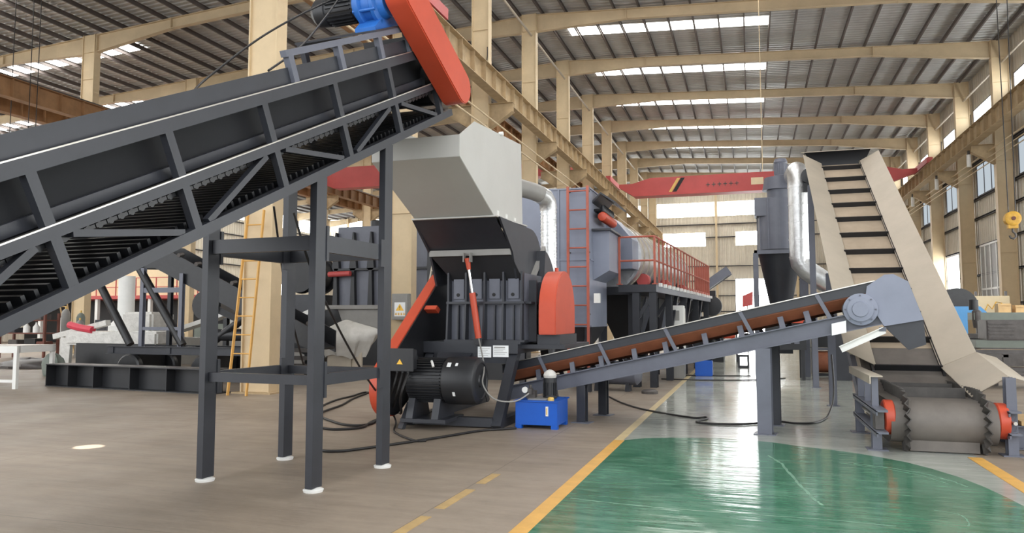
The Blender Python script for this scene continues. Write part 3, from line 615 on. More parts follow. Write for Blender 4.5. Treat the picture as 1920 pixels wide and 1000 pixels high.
# electric motor
mx, my, mz = -4.62, 9.74, 0.66
mo = MB().lathe([(0, 0.18), (0.03, 0.22), (0.05, 0.285), (0.60, 0.285), (0.62, 0.30)], (mx, my, mz), (1, 0, 0), 36)
for i in range(40):
    an = 2*PI*i/40
    mo.sweep((mx + 0.07, my + 0.297*math.cos(an), mz + 0.297*math.sin(an)), (mx + 0.57, my + 0.297*math.cos(an), mz + 0.297*math.sin(an)), rect(0.012, 0.036), (0, math.cos(an), math.sin(an)))
mo = mo.build('electric_motor', M_mot, cr, label='large black finned electric motor')
MB().lathe([(0.60, 0.325), (0.62, 0.33), (0.98, 0.33), (1.04, 0.315), (1.07, 0.27), (1.07, 0.25), (1.055, 0.24), (1.055, 0.09), (1.075, 0.08)], (mx, my, mz), (1, 0, 0), 36).build('fan_cover', M_mot, mo)
st_ = MB()
for (x, zz, ww, hh) in ((-3.93, 0.885, 0.055, 0.075), (-3.82, 0.89, 0.035, 0.05), (-3.84, 0.50, 0.035, 0.06)):
    dz = zz - mz; yy = my - math.sqrt(max(0.0, 0.332**2 - dz*dz)); tz = math.atan2(dz, math.sqrt(max(1e-6, 0.332**2 - dz*dz)))
    n = Vector((0, -math.cos(tz), math.sin(tz))); tvec = Vector((0, math.sin(tz), math.cos(tz)))
    c0 = Vector((x, my, mz)) + n*0.336; st_.plate([c0 + Vector((-ww/2, 0, 0)) - tvec*hh/2, c0 + Vector((ww/2, 0, 0)) - tvec*hh/2, c0 + Vector((ww/2, 0, 0)) + tvec*hh/2, c0 + Vector((-ww/2, 0, 0)) + tvec*hh/2], 0.006)
st_.build('sticker', M_paper, mo, label='white sticker')
f = MB()
for x in (-4.50, -4.12): f.prism([(my - 0.30, 0.14), (my + 0.30, 0.14), (my + 0.2, 0.42), (my - 0.2, 0.42)], 0, x - 0.05, x + 0.05)
f.build('motor_foot', M_dark, mo)
MB().box((-4.62, 9.42, 0.10), (-3.95, 10.1, 0.15)).bar((-4.62, 9.45, 0.0), (-4.55, 9.6, 0.35), 0.1, 0.05).build('motor_base', M_dark, cr)
tb = MB().box((-4.74, 9.32, 0.82), (-4.40, 9.48, 1.09)).box((-4.77, 9.30, 0.80), (-4.37, 9.325, 1.11)).box((-4.70, 9.45, 0.86), (-4.46, 9.64, 1.0)).build('terminal_box', M_mot, mo, bevel=0.008)
MB().prism([(-4.62, 0.895), (-4.53, 0.895), (-4.575, 0.965)], 1, 9.293, 9.299).build('warning_triangle', M_yel2, mo)
for x in (-4.66, -4.58, -4.5): MB().tube((x, 9.4, 0.77), (x, 9.4, 0.84), 0.022, 10).build('cable_gland', M_blk, mo)
MB().path([(-4.2, 9.52, 0.93), (-4.16, 9.46, 0.9), (-4.14, 9.44, 0.86)], 0.018, 8).build('lifting_strap', M_white, mo)

# ---------------------------------------------------------------- hydraulic power unit
hu = thing('hydraulic_power_unit', 'royal blue hydraulic tank unit with black pump motor on the floor beside the crusher', 'hydraulic unit', (-2.85, 10.3, 0))
x0, x1, y0, y1 = -3.15, -2.55, 10.02, 10.64
MB().box((x0, y0, 0.05), (x1, y1, 0.37)).build('tank', M_bluep, hu, bevel=0.006)
MB().box((x0 - 0.02, y0 - 0.02, 0.37), (x1 + 0.02, y1 + 0.02, 0.385)).build('tank_lid', M_bluep, hu)
for x in (x0, x1 - 0.09):
    for y in (y0, y1 - 0.09): MB().prism([(x, 0.0), (x + 0.09, 0.0), (x + 0.09, 0.05), (x, 0.05)], 1, y, y + 0.09).build('foot', M_bluep, hu)
gg = MB().box((-2.71, y0 - 0.02, 0.18), (-2.675, y0, 0.31)).build('level_gauge', M_white, hu)
MB().box((-2.70, y0 - 0.024, 0.2), (-2.685, y0 - 0.019, 0.29)).build('sight_glass', M_tan2, gg)
MB().lathe([(0, 0.045), (0.035, 0.045), (0.045, 0.03)], (-2.66, 10.1, 0.385), (0, 0, 1), 18).build('filler_cap', M_tan2, hu)
MB().box((-3.0, 10.12, 0.385), (-2.72, 10.5, 0.40)).build('mount_plate', M_grey, hu)
pm = MB().lathe([(0, 0.10), (0.03, 0.10), (0.03, 0.085), (0.22, 0.085), (0.22, 0.095), (0.28, 0.095), (0.3, 0.07)], (-2.74, 10.36, 0.395), (0, 0, 1), 24)
for i in range(18):
    an = 2*PI*i/18; pm.sweep((-2.74 + 0.09*math.cos(an), 10.36 + 0.09*math.sin(an), 0.44), (-2.74 + 0.09*math.cos(an), 10.36 + 0.09*math.sin(an), 0.61), rect(0.008, 0.02), (math.cos(an), math.sin(an), 0))
pm = pm.build('pump_motor', M_mot, hu)
MB().lathe([(0.285, 0.09), (0.32, 0.098), (0.36, 0.08), (0.385, 0.05), (0.40, 0.02)], (-2.74, 10.36, 0.395), (0, 0, 1), 12).build('plastic_cap', M_wrap, pm)
vb = MB().box((-3.05, 10.2, 0.40), (-2.92, 10.32, 0.50)).box((-2.99, 10.1, 0.46), (-2.94, 10.2, 0.54)).tube((-3.0, 10.26, 0.5), (-3.0, 10.26, 0.58), 0.02, 10)
vb = vb.build('valve_block', M_iron, hu)
MB().lathe([(0, 0.042), (0.03, 0.042)], (-3.04, 10.14, 0.52), (0, -1, 0), 18).build('pressure_gauge', M_white, vb)

# ================================================================ flat belt conveyor crossing the lane
BY = R(98); e_ = Vector((math.sin(BY), math.cos(BY), 0)); n_ = Vector((-math.cos(BY), math.sin(BY), 0))
M2 = Matrix(((e_.x, n_.x, 0, 0.05), (e_.y, n_.y, 0, 10.48), (0, 0, 1, 0), (0, 0, 0, 1)))    # local (along, away, up)
bc = thing('belt_conveyor', 'grey blue belt conveyor with rust brown belt edge crossing the lane towards the elevator', 'conveyor', (-0.8, 11.1, 0))
zt = lambda s: 1.652 + 0.2265*s
BW = 1.02
S0, S1 = -3.75, 1.62
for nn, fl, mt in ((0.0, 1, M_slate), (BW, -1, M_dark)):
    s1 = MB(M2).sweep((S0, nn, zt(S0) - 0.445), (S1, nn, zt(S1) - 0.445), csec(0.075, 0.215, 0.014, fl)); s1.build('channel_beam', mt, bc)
    MB(M2).box((0, 0, 0), (0.001, 0.001, 0.001)) if False else None
    sk = MB(M2).plate([(S0, nn, zt(S0) - 0.12), (1.45, nn, zt(1.45) - 0.12), (1.45, nn, zt(1.45)), (S0, nn, zt(S0))], 0.012); sk.build('skirt_board', M_dark, bc)
    yy = nn + (0.03 if nn == 0 else -0.03)
    MB(M2).bar((S0, nn + (-0.01 if nn == 0 else 0.01), zt(S0) + 0.006), (1.45, nn + (-0.01 if nn == 0 else 0.01), zt(1.45) + 0.006), 0.06, 0.012).build('skirt_flange', M_steel if nn == 0 else M_slate, bc)  # near flange is coloured brighter to paint its lit top edge
bl = MB(M2); sec = [(0.02, -0.12), (0.02, -0.135), (0.16, -0.26), (0.32, -0.285), (0.70, -0.285), (0.86, -0.26), (1.0, -0.135), (1.0, -0.12), (0.86, -0.235), (0.7, -0.265), (0.32, -0.265), (0.16, -0.235)]
n = len(sec); vs = [(S0, y, zt(S0) + z) for y, z in sec] + [(1.5, y, zt(1.5) + z) for y, z in sec]
bl.add(vs, [(i, (i+1) % n, n + (i+1) % n, n + i) for i in range(n)] + [tuple(range(n))[::-1], tuple(range(n, 2*n))]); bl.build('belt', M_brown, bc, label='rust brown troughed belt')
MB(M2).plate([(S0, 0.1, zt(S0) - 0.44), (S1, 0.1, zt(S1) - 0.44), (S1, BW - 0.1, zt(S1) - 0.44), (S0, BW - 0.1, zt(S0) - 0.44)], 0.012).build('return_belt', M_blk, bc)
for s_ in (-3.05, -2.1, -1.13, -0.11, 0.85):
    for nn in (-0.012, BW + 0.012): MB(M2).bar((s_ + 0.08, nn, zt(s_) - 0.335), (s_ - 0.09, nn, zt(s_) - 0.0), 0.05, 0.02, (0, 1, 0)).build('skirt_post', M_slate, bc)
for s_ in (-3.2, -2.65, -2.2, -1.7, -1.25, -0.7, -0.22, 0.3, 0.62):
    fr = MB(M2); h = zt(s_)
    fr.bar((s_ + 0.05, 0.03, h - 0.33), (s_, 0.1, h - 0.15), 0.07, 0.03, (0, 1, 0)); fr.bar((s_ + 0.05, BW - 0.03, h - 0.33), (s_, BW - 0.1, h - 0.15), 0.07, 0.03, (0, 1, 0))
    fr.bar((s_ + 0.02, 0.1, h - 0.32), (s_ + 0.02, BW - 0.1, h - 0.32), 0.05, 0.03); fr.build('idler_frame', M_slate, bc)
    MB(M2).tube((s_, 0.3, h - 0.335), (s_, 0.72, h - 0.335), 0.045, 12).build('idler_roller', M_blk, bc)
for s_, nn in ((0.10, 0.03), (0.10, BW - 0.03), (-2.46, 0.03), (-2.46, BW - 0.03)):
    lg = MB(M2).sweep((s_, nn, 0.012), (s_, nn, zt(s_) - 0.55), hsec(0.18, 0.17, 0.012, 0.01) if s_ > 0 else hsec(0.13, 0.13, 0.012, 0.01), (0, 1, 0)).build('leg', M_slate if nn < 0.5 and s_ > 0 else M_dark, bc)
    MB(M2).box((s_ - 0.14, nn - 0.12, 0), (s_ + 0.14, nn + 0.12, 0.012)).build('foot_plate', M_slate, lg)
for nn in (-0.03, BW + 0.03):
    MB(M2).prism([(1.36, 1.92), (1.56, 2.06), (1.66, 2.065), (1.82, 1.97), (1.97, 1.50), (1.54, 1.42), (1.34, 1.78)], 1, nn - 0.012, nn + 0.012).build('head_plate', M_box, bc)
MB(M2).prism([(1.54, 1.42), (1.97, 1.50), (1.99, 1.2), (1.80, 1.13)], 1, 0.0, BW).build('discharge_chute', M_dark, bc)
MB(M2).lathe([(0, 0.22), (BW - 0.06, 0.22)], (1.62, 0.03, 1.74), (0, 1, 0), 28).build('head_drum', M_blk, bc)
gb = MB(M2).lathe([(0, 0.20), (0.10, 0.20), (0.11, 0.15), (0.14, 0.15), (0.145, 0.1), (0.16, 0.09)], (1.28, 0.02, 1.63), (0, -1, 0), 30).build('gear_reducer', M_box, bc)
bo = MB(M2)
for i in range(8): an = 2*PI*i/8; bo.tube((1.28 + 0.175*math.cos(an), -0.08, 1.63 + 0.175*math.sin(an)), (1.28 + 0.175*math.cos(an), -0.10, 1.63 + 0.175*math.sin(an)), 0.010, 6)
bo.build('bolt', M_slate, gb)
MB(M2).lathe([(0, 0.14), (0.3, 0.14), (0.32, 0.12)], (1.2, 0.05, 1.63), (0, 1, 0), 20).build('drive_motor', M_mot, bc)
MB(M2).plate([(0.94, -0.045, 1.30), (1.11, -0.045, 1.34), (1.11, -0.045, 1.49), (0.94, -0.045, 1.45)], 0.006).build('blank_plate', M_paper, bc, label='blank white plate')
MB(M2).sweep((1.04, -0.12, 1.13), (1.54, -0.12, 1.375), csec(0.05, 0.085, 0.01, 1)).build('scraper_arm', M_white, bc, label='white angled bar')
MB(M2).box((1.48, -0.12, 1.36), (1.56, -0.03, 1.41)).build('arm_bracket', M_slate, bc)

# ================================================================ sidewall belt elevator (right)
el = thing('belt_elevator', 'tall cream sidewall belt elevator with black cleats and orange pulleys', 'elevator', (2.03, 11.0, 0))
EZ = lambda y: 1.95 + 0.605*(y - 13.32)          # belt surface on the incline
YT = 18.45
EN = Vector((0, -0.605, 1)).normalized()
loop = []
pth = [(YT, EZ(YT)), (11.6, EZ(11.6)), (11.2, EZ(11.2) + 0.03), (10.8, 0.575), (9.76, 0.565)] + arc(9.76, 0.325, 0.24, 90, 270, 12)[1:] + [(10.9, 0.075), (11.4, 0.16), (YT + 0.2, EZ(YT + 0.2) - 0.5), (YT + 0.5, EZ(YT) - 0.2)]
XB0, XB1 = 1.50, 2.58
b = MB(); n = len(pth); vs = [(XB0, y, z) for y, z in pth] + [(XB1, y, z) for y, z in pth]
b.add(vs, [(i, (i+1) % n, n + (i+1) % n, n + i) for i in range(n)], True); b.build('belt', M_belt2, el, label='dusty grey brown rubber belt')
# dusty carrying face, a thin layer of dirt on the incline
MB().plate([(1.6, 11.9, EZ(11.9) + 0.004), (2.48, 11.9, EZ(11.9) + 0.004), (2.48, YT, EZ(YT) + 0.004), (1.6, YT, EZ(YT) + 0.004)], 0.004).build('dust_layer', M_belt, el)
y = 11.42
cl = []
while y < 18.4: cl.append((y, EZ(y))); y += 0.615
for i, (y, z) in enumerate(cl):
    t = Vector((0, 1, 0.605)).normalized(); p = Vector((0, y, z)); q = p + EN*0.15
    MB().bar((1.61, *((p + EN*0.05).yz)), (2.44, *((p + EN*0.05).yz)), 0.022, 0.10, tuple(EN)).bar((1.61, p.y + 0.03, p.z + 0.03), (2.44, p.y + 0.03, p.z + 0.03), 0.07, 0.02, tuple(EN)).build('cleat', M_blk, el)
for y, z in ((10.75, 0.575), (10.15, 0.57)): MB().box((1.70, y - 0.01, z), (2.40, y + 0.01, z + 0.12)).build('cleat', M_wavy, el)
MB().box((1.70, 9.62, 0.01), (2.40, 9.66, 0.13)).build('cleat', M_belt2, el)
for x in (1.655, 2.445):    # wavy side walls of the belt
    wpts = []
    path2 = [(11.2 - 0.05*i, 0.58, Vector((0, 0, 1))) for i in range(29)]
    for a in range(0, 19): an = R(90 + 10*a); path2.append((9.76 + 0.24*math.cos(an), 0.325 + 0.24*math.sin(an), Vector((0, math.cos(an), math.sin(an)))))
    m = MB(); vs = []
    for i, (yy, zz, nn) in enumerate(path2):
        xx = x + (0.024 if (i // 1) % 2 else -0.024); hgt = 0.12
        vs += [(xx, yy, zz), (xx, yy + nn.y*hgt, zz + nn.z*hgt)]
    k = len(vs); vs2 = [(v[0] + 0.014, v[1], v[2]) for v in vs]
    fs = [(2*i, 2*i+1, 2*i+3, 2*i+2) for i in range(len(path2)-1)] + [(k+2*i, k+2*i+2, k+2*i+3, k+2*i+1) for i in range(len(path2)-1)] + [(2*i+1, k+2*i+1, k+2*i+3, 2*i+3) for i in range(len(path2)-1)]
    m.add(vs + vs2, fs); m.build('wavy_sidewall', M_wavy, el)
MB().lathe([(0, 0.22), (1.02, 0.22)], (1.53, 9.76, 0.325), (1, 0, 0), 30).build('tail_drum', M_blk, el)
for x in (1.58, 2.44): MB().plate([(x, 11.3, EZ(11.3)), (x, YT, EZ(YT)), (x, YT, EZ(YT) + 0.09), (x, 11.3, EZ(11.3) + 0.09)], 0.03).build('skirt_shadow_strip', M_blk, el)  # black strips paint the shadow line under the skirts
for x in (1.44, 2.58): 
    p = MB().lathe([(0, 0.05), (0.0, 0.185), (0.012, 0.2), (0.10, 0.2), (0.112, 0.185), (0.112, 0.05)], (x, 9.72, 0.37), (1, 0, 0), 30).build('deflection_wheel', M_or, el, label='orange red wheel')
    MB().tube((x - 0.06, 9.72, 0.37), (x + 0.17, 9.72, 0.37), 0.035, 12).build('axle', M_iron, p)
# skirts: flared cream sheets along both sides
def flare(y, z, side, nrm, h=0.30, o=0.40, lift=0.06):
    xi = 1.63 if side < 0 else 2.42; return (xi, y + nrm.y*lift, z + nrm.z*lift), (xi + side*o, y + nrm.y*h, z + nrm.z*h)
up_ = Vector((0, 0, 1))
for side in (-1, 1):
    a0, b0 = flare(YT, EZ(YT), side, EN); a1, b1 = flare(11.45, EZ(11.45), side, EN)
    MB().plate([a0, a1, b1, b0], 0.008).build('skirt_sheet', M_cream, el)
    if side > 0:
        a2, b2 = flare(9.95, 0.55, side, up_, 0.30, 0.38)
        m = MB().add([a1, b1, b2, a2], [(0, 1, 2, 3)]); m.add([(v[0], v[1], v[2] - 0.008) for v in (a1, b1, b2, a2)], [(3, 2, 1, 0)]); 
        t = (b2[0] + 0.22, b2[1] + 0.05, b2[2] - 0.06); t1 = (b1[0] + 0.2, b1[1] - 0.1, b1[2] - 0.06)
        m.add([b1, t1, t, b2], [(0, 1, 2, 3)]); m.build('apron_sheet', M_cream, el)
    # vertical side plate with ribs under the skirt
    x = 1.43 if side < 0 else 2.62
    lo = lambda y: EZ(y) - 0.42
    MB().plate([(x, 11.3, 0.36), (x, YT, lo(YT)), (x, YT, EZ(YT) + 0.1), (x, 11.3, EZ(11.3) + 0.1)], 0.012).build('side_plate', M_cream, el)
    MB().sweep((x - side*0.0 + side*0.04, 11.2, 0.50), (x + side*0.04, YT, lo(YT) + 0.12), csec(0.07, 0.16, 0.012, -side)).build('stringer', M_slate, el)
    yy = 11.9
    while yy < YT:
        xx = x + side*0.006; xo = 1.28 if side < 0 else 2.76
        MB().prism([(xx, lo(yy) + 0.1), (xo, EZ(yy) + 0.17), (xx, EZ(yy) + 0.15)], 1, yy - 0.012, yy + 0.012).build('skirt_rib', M_cream, el); yy += 0.8
    for yl in (14.26, 17.9):
        lg = MB().sweep((x + side*0.09, yl, 0.01), (x + side*0.09, yl, EZ(yl) - 0.2), hsec(0.12, 0.12), (0, 1, 0)).build('leg', M_slate, el)
        MB().box((x + side*0.09 - 0.1, yl - 0.1, 0), (x + side*0.09 + 0.1, yl + 0.1, 0.012)).build('foot_plate', M_slate, lg)
    # tail frame
    xf = 1.36 if side < 0 else 2.72
    if side < 0:
        MB().box((xf - 0.07, 9.55, 0.84), (xf + 0.07, 11.45, 0.855)).box((xf - 0.07, 9.55, 0.76), (xf - 0.055, 11.45, 0.84)).build('top_angle', M_cream, el)
        for yl in (9.62, 10.2, 10.8): MB().box((xf - 0.04, yl, 0.50), (xf + 0.03, yl + 0.06, 0.84)).build('frame_post', M_slate, el)
    for z in (0.49, 0.25): MB().box((xf - 0.06, 9.2 if side < 0 else 9.5, z - 0.012), (xf + 0.06, 11.2, z + 0.012)).box((xf - 0.06, 9.2 if side < 0 else 9.5, z - 0.05), (xf - 0.045, 11.2, z)).build('take_up_rail', M_slate, el)
    MB().box((xf - 0.05, 9.35 if side < 0 else 9.6, 0.27), (xf + 0.04, 9.55 if side < 0 else 9.8, 0.47)).build('take_up_bearing', M_iron, el)
    MB().tube((xf, 9.5, 0.37), (xf, 10.7, 0.37), 0.02, 10).build('take_up_screw', M_steel, el)
    for yl in (9.66, 11.05):
        lg = MB().sweep((xf, yl, 0.012), (xf, yl, 0.50 if side < 0 else 0.86), hsec(0.10, 0.12), (0, 1, 0)).build('leg', M_slate, el)
        MB().box((xf - 0.11, yl - 0.1, 0), (xf + 0.11, yl + 0.1, 0.012)).build('foot_plate', M_slate, lg)
# head hood
MB().plate([(1.23, YT - 0.1, EZ(YT) + 0.32), (2.82, YT - 0.1, EZ(YT) + 0.32), (2.82, YT + 0.5, EZ(YT) + 0.45), (1.23, YT + 0.5, EZ(YT) + 0.45)], 0.01).build('head_hood', M_cream, el)
MB().plate([(1.6, YT + 0.35, EZ(YT) - 0.2), (2.45, YT + 0.35, EZ(YT) - 0.2), (2.75, YT + 0.45, EZ(YT) + 0.44), (1.3, YT + 0.45, EZ(YT) + 0.44)], 0.01).build('head_back', M_dark2, el)
MB().lathe([(0, 0.24), (0.96, 0.24)], (1.55, YT + 0.1, EZ(YT) - 0.22), (1, 0, 0), 24).build('head_drum', M_blk, el)

# ================================================================ dust box with ladder, duct and valves
db = thing('dust_filter_box', 'tall slate blue filter box with a ladder behind the crusher', 'dust filter', (-3.95, 16.3, 0))
bx0, bx1, by0, by1 = -4.75, -3.2, 15.4, 17.3
MB().box((bx0, by0, 1.35), (bx1, by1, 4.30)).build('housing', M_box, db)
sm = MB()
for x in (bx0, -3.88, bx1 - 0.03): sm.box((x, by0 - 0.03, 1.35), (x + 0.03, by0, 4.3))
for z in (1.35, 2.75, 4.27): sm.box((bx0, by0 - 0.025, z), (bx1, by0, z + 0.03)); sm.box((bx1, by0, z), (bx1 + 0.025, by1, z + 0.03))
sm.build('panel_seam', M_box, db)
hz = MB(); lo_ = [(-4.2, 16.0, 0.55), (-3.7, 16.0, 0.55), (-3.7, 16.7, 0.55), (-4.2, 16.7, 0.55)]; hi_ = [(bx0, by0, 1.35), (bx1, by0, 1.35), (bx1, by1, 1.35), (bx0, by1, 1.35)]
hz.add(lo_ + hi_, [(0, 3, 2, 1), (4, 5, 6, 7)] + [(i, (i+1) % 4, 4 + (i+1) % 4, 4 + i) for i in range(4)]).build('hopper', M_dark, db)
for x in (bx0 + 0.06, bx1 - 0.06):
    for y in (by0 + 0.06, by1 - 0.06): MB().sweep((x, y, 0), (x, y, 1.36), hsec(0.12, 0.12), (0, 1, 0)).build('leg', M_dark, db)
ld = MB()
for x in (-3.62, -3.20): ld.box((x - 0.025, by0 - 0.22, 0.35), (x + 0.025, by0 - 0.17, 4.3))
ld = ld.build('ladder', M_rail, db, label='orange painted ladder')
for i in range(10): MB().tube((-3.62, by0 - 0.195, 0.6 + 0.40*i), (-3.2, by0 - 0.195, 0.6 + 0.40*i), 0.016, 8).build('rung', M_rail, ld)
sb = MB()
for z in (1.6, 2.9, 4.2):
    for x in (-3.62, -3.20): sb.box((x - 0.015, by0 - 0.2, z), (x + 0.015, by0, z + 0.03))
sb.build('ladder_bracket', M_iron, ld)
gr_ = MB().prism([(-3.32, 3.93), (-3.02, 4.24), (-2.70, 4.02), (-2.72, 3.99), (-3.02, 4.20), (-3.30, 3.90)], 1, 15.7, 17.2).build('valve_roof', M_dark, db)
rt = MB().lathe([(0, 0.03), (0.02, 0.09), (0.05, 0.105), (1.3, 0.105), (1.33, 0.06)], (-3.0, 15.75, 3.72), (0, 1, 0), 20).build('air_header', M_or, db, label='orange red air header tube')
va = MB()
for i in range(8): va.lathe([(0, 0.05), (0.08, 0.06), (0.14, 0.04)], (-3.0, 15.9 + 0.15*i, 3.84), (0, 0, 1), 10); va.tube((-3.0, 15.9 + 0.15*i, 3.88), (-3.2, 15.9 + 0.15*i, 3.88), 0.03, 8)
va.build('pulse_valve', M_blk, rt)
MB().box((-3.2, 15.6, 3.40), (-2.78, 17.2, 3.44)).build('valve_shelf', M_dark, db)
MB().prism([(-3.2, 2.35), (-3.2, 3.4), (-2.85, 3.4), (-2.85, 2.55)], 1, 15.75, 17.2).build('outlet_box', M_box, db)
MB().box((-3.1, 15.3, 1.85), (-2.98, 15.42, 2.05)).build('junction_box', M_white, db)
du = thing('air_duct', 'shiny galvanised elbow duct between the grey hopper and the filter box', 'duct', (-3.8, 14.6, 0))
MB().path([(-4.75, 12.4, 4.12), (-4.4, 13.2, 4.07), (-4.05, 14.0, 4.03), (-3.95, 14.25, 4.00)], 0.17, 20).build('horizontal_duct', M_grey, du)
MB().path([(-3.97, 14.22, 4.0), (-3.90, 14.38, 3.96), (-3.86, 14.47, 3.86), (-3.85, 14.50, 3.72)], 0.178, 20).build('elbow', M_galv, du)
vd = MB().tube((-3.85, 14.5, 2.0), (-3.85, 14.5, 3.75), 0.16, 24)
for i in range(24): vd.tube((-3.85, 14.5, 2.05 + 0.07*i), (-3.85, 14.5, 2.07 + 0.07*i), 0.168, 24)
vd.build('vertical_duct', M_galv, du)
MB().tube((-3.85, 14.5, 0.0), (-3.85, 14.5, 2.02), 0.13, 16).build('lower_duct', M_dark, du)

# ================================================================ long platform with railings and drum
PY = R(-3.6)
MP = Matrix.Translation((-2.02, 16.8, 0)) @ Matrix.Rotation(PY, 4, 'Z')
pf = thing('service_platform', 'raised dark steel platform with orange railings left of the lane', 'platform', (-2.4, 21.5, 0))
L_ = 10.4
MB(MP).box((-0.5, 0.9, 2.24), (0, L_, 2.29)).box((-0.82, 0, 2.24), (0, 0.9, 2.29)).build('deck', M_slate, pf)
MB(MP).box((-0.82, -0.03, 2.12), (0.03, 0.03, 2.29)).build('edge_beam', M_dark, pf); MB(MP).box((-0.03, 0, 2.12), (0.03, L_, 2.29)).build('edge_beam', M_slate, pf)
for x in (-0.80, 0.0):
    pp = MB(MP).box((x - 0.022, -0.022, 2.29), (x + 0.022, 0.022, 3.37)).build('rail_post', M_rail, pf)
    MB(MP).box((x - 0.06, -0.05, 2.29), (x + 0.06, 0.05, 2.31)).build('post_foot', M_rail, pp)
for z in (2.83, 3.37): MB(MP).tube((-0.82, 0, z), (0, 0, z), 0.022, 8).build('handrail', M_rail, pf); MB(MP).tube((0, 0, z), (0, L_, z), 0.022, 8).build('handrail', M_rail, pf)
y = 0.55
while y <= L_: MB(MP).box((-0.018, y - 0.018, 2.29), (0.018, y + 0.018, 3.37)).build('rail_post', M_rail, pf); y += 0.55
MB(MP).box((-0.012, 5.0, 2.29), (0.0, L_, 2.42)).build('toe_board', M_rail, pf)
y = 0.3
while y < L_: MB(MP).box((0.03, y, 2.25), (0.09, y + 0.16, 2.33)).build('edge_bracket', M_white, pf); y += 0.62
MB(MP).box((-0.5, L_ - 0.02, 2.29), (0, L_ + 0.02, 3.37)).build('end_gate', M_rail, pf)
for y in (0.1, 2.2, 4.6, 7.2, 9.8):
    for x in (-0.06, -0.44): MB(MP).sweep((x, y, 0), (x, y, 2.14), hsec(0.16, 0.16), (0, 1, 0)).build('leg', M_dark, pf)
    MB(MP).bar((-0.44, y, 1.5), (-0.06, y, 2.05), 0.08, 0.08).build('brace', M_dark, pf)
for y in (2.4, 4.8, 7.4): MB(MP).bar((-0.06, y, 1.2), (-0.06, y + 1.0, 2.1), 0.09, 0.09).build('brace', M_dark, pf)
dr = thing('rotary_drum', 'long grey clad cylinder on a dark cradle behind the orange railings', 'drum', (-3.4, 22, 0))
MX = Matrix.Translation((-3.45, 17.6, 0)) @ Matrix.Rotation(PY, 4, 'Z')
MB(MX).lathe([(0.9, 0.80), (0.9, 0.86), (9.2, 0.86), (9.2, 0.4)], (0, 0, 3.08), (0, 1, 0), 40).build('shell', M_galv, dr)
hp_ = MB(MX)
for i in range(12): hp_.lathe([(0, 0.86), (0.0, 0.885), (0.06, 0.885), (0.06, 0.86)], (0, 1.2 + 0.68*i, 3.08), (0, 1, 0), 40)
hp_.build('hoop', M_cream, dr)
MB(MX).prism([(0.78, 2.72), (0.78, 3.42), (0.35, 3.93), (-0.35, 3.93), (-0.78, 3.42), (-0.78, 2.72)], 1, 0.2, 0.95).build('end_hood', M_box, dr)
for y in (1.5, 3.2, 5.0, 7.0, 8.8): MB(MX).prism([(-0.85, 2.28), (0.85, 2.28), (0.75, 2.75), (-0.75, 2.75)], 1, y, y + 0.35).build('cradle', M_dark, dr)
for y in (1.3, 4.4, 7.6): MB(MX).lathe([(0, 0.16), (0.26, 0.16)], (0.80, y, 2.5), (0, 1, 0), 16).build('support_roller', M_red, dr)
MB(MX).box((-0.85, 0.2, 2.1), (0.85, 9.4, 2.29)).build('base_frame', M_dark, dr)
for y in (0.5, 3.3, 6.2, 9.2):
    for x in (-0.75, 0.72): MB(MX).sweep((x, y, 0), (x, y, 2.12), hsec(0.2, 0.2), (0, 1, 0)).build('leg', M_dark, dr)
for y0_, m_ in ((0.7, M_dark2), (2.0, M_slate), (3.6, M_dark), (5.0, M_slate)):
    h_ = MB(MX); lo_ = [(0.15, y0_ + 0.5, 0.9), (0.45, y0_ + 0.5, 0.9), (0.45, y0_ + 0.8, 0.9), (0.15, y0_ + 0.8, 0.9)]; hi_ = [(-0.3, y0_, 2.1), (0.75, y0_, 2.1), (0.75, y0_ + 1.15, 2.1), (-0.3, y0_ + 1.15, 2.1)]
    h_.add(lo_ + hi_, [(0, 3, 2, 1), (4, 5, 6, 7)] + [(i, (i+1) % 4, 4 + (i+1) % 4, 4 + i) for i in range(4)]).build('outlet_hopper', m_, dr)

# ================================================================ cyclone collector with duct (behind the elevator)
cy = thing('cyclone_collector', 'slate blue cyclone dust collector with cone and top motor left of the elevator', 'dust collector', (0.8, 21.9, 0))
cx_, cy_ = 0.80, 21.9
MB().lathe([(3.36, 0.58), (4.82, 0.58)], (cx_, cy_, 0), (0, 0, 1), 12).build('body', M_slate, cy)
rb = MB()
for i in range(12): an = 2*PI*i/12; rb.box((cx_ + 0.58*math.cos(an) - 0.012, cy_ + 0.58*math.sin(an) - 0.012, 3.36), (cx_ + 0.58*math.cos(an) + 0.012, cy_ + 0.58*math.sin(an) + 0.012, 4.82))
rb.build('seam', M_slate, cy)
MB().lathe([(1.25, 0.14), (1.4, 0.14), (1.45, 0.2), (3.3, 0.56), (3.36, 0.6), (3.42, 0.6)], (cx_, cy_, 0), (0, 0, 1), 24).build('cone', M_dark, cy)
MB().box((0.16, 21.45, 4.35), (0.62, 22.1, 4.85)).build('inlet_box', M_slate, cy)
MB().lathe([(4.82, 0.3), (5.1, 0.3), (5.1, 0.42), (5.45, 0.36), (5.47, 0.1)], (cx_, cy_, 0), (0, 0, 1), 24).build('fan_housing', M_slate, cy)
tm = MB().lathe([(5.45, 0.2), (5.5, 0.2), (5.52, 0.17), (5.85, 0.17), (5.88, 0.19), (5.98, 0.15)], (cx_ + 0.08, cy_, 0), (0, 0, 1), 20)
for i in range(16): an = 2*PI*i/16; tm.box((cx_ + 0.08 + 0.17*math.cos(an) - 0.01, cy_ + 0.17*math.sin(an) - 0.01, 5.55), (cx_ + 0.08 + 0.17*math.cos(an) + 0.01, cy_ + 0.17*math.sin(an) + 0.01, 5.83))
tm.build('top_motor', M_slate, cy)
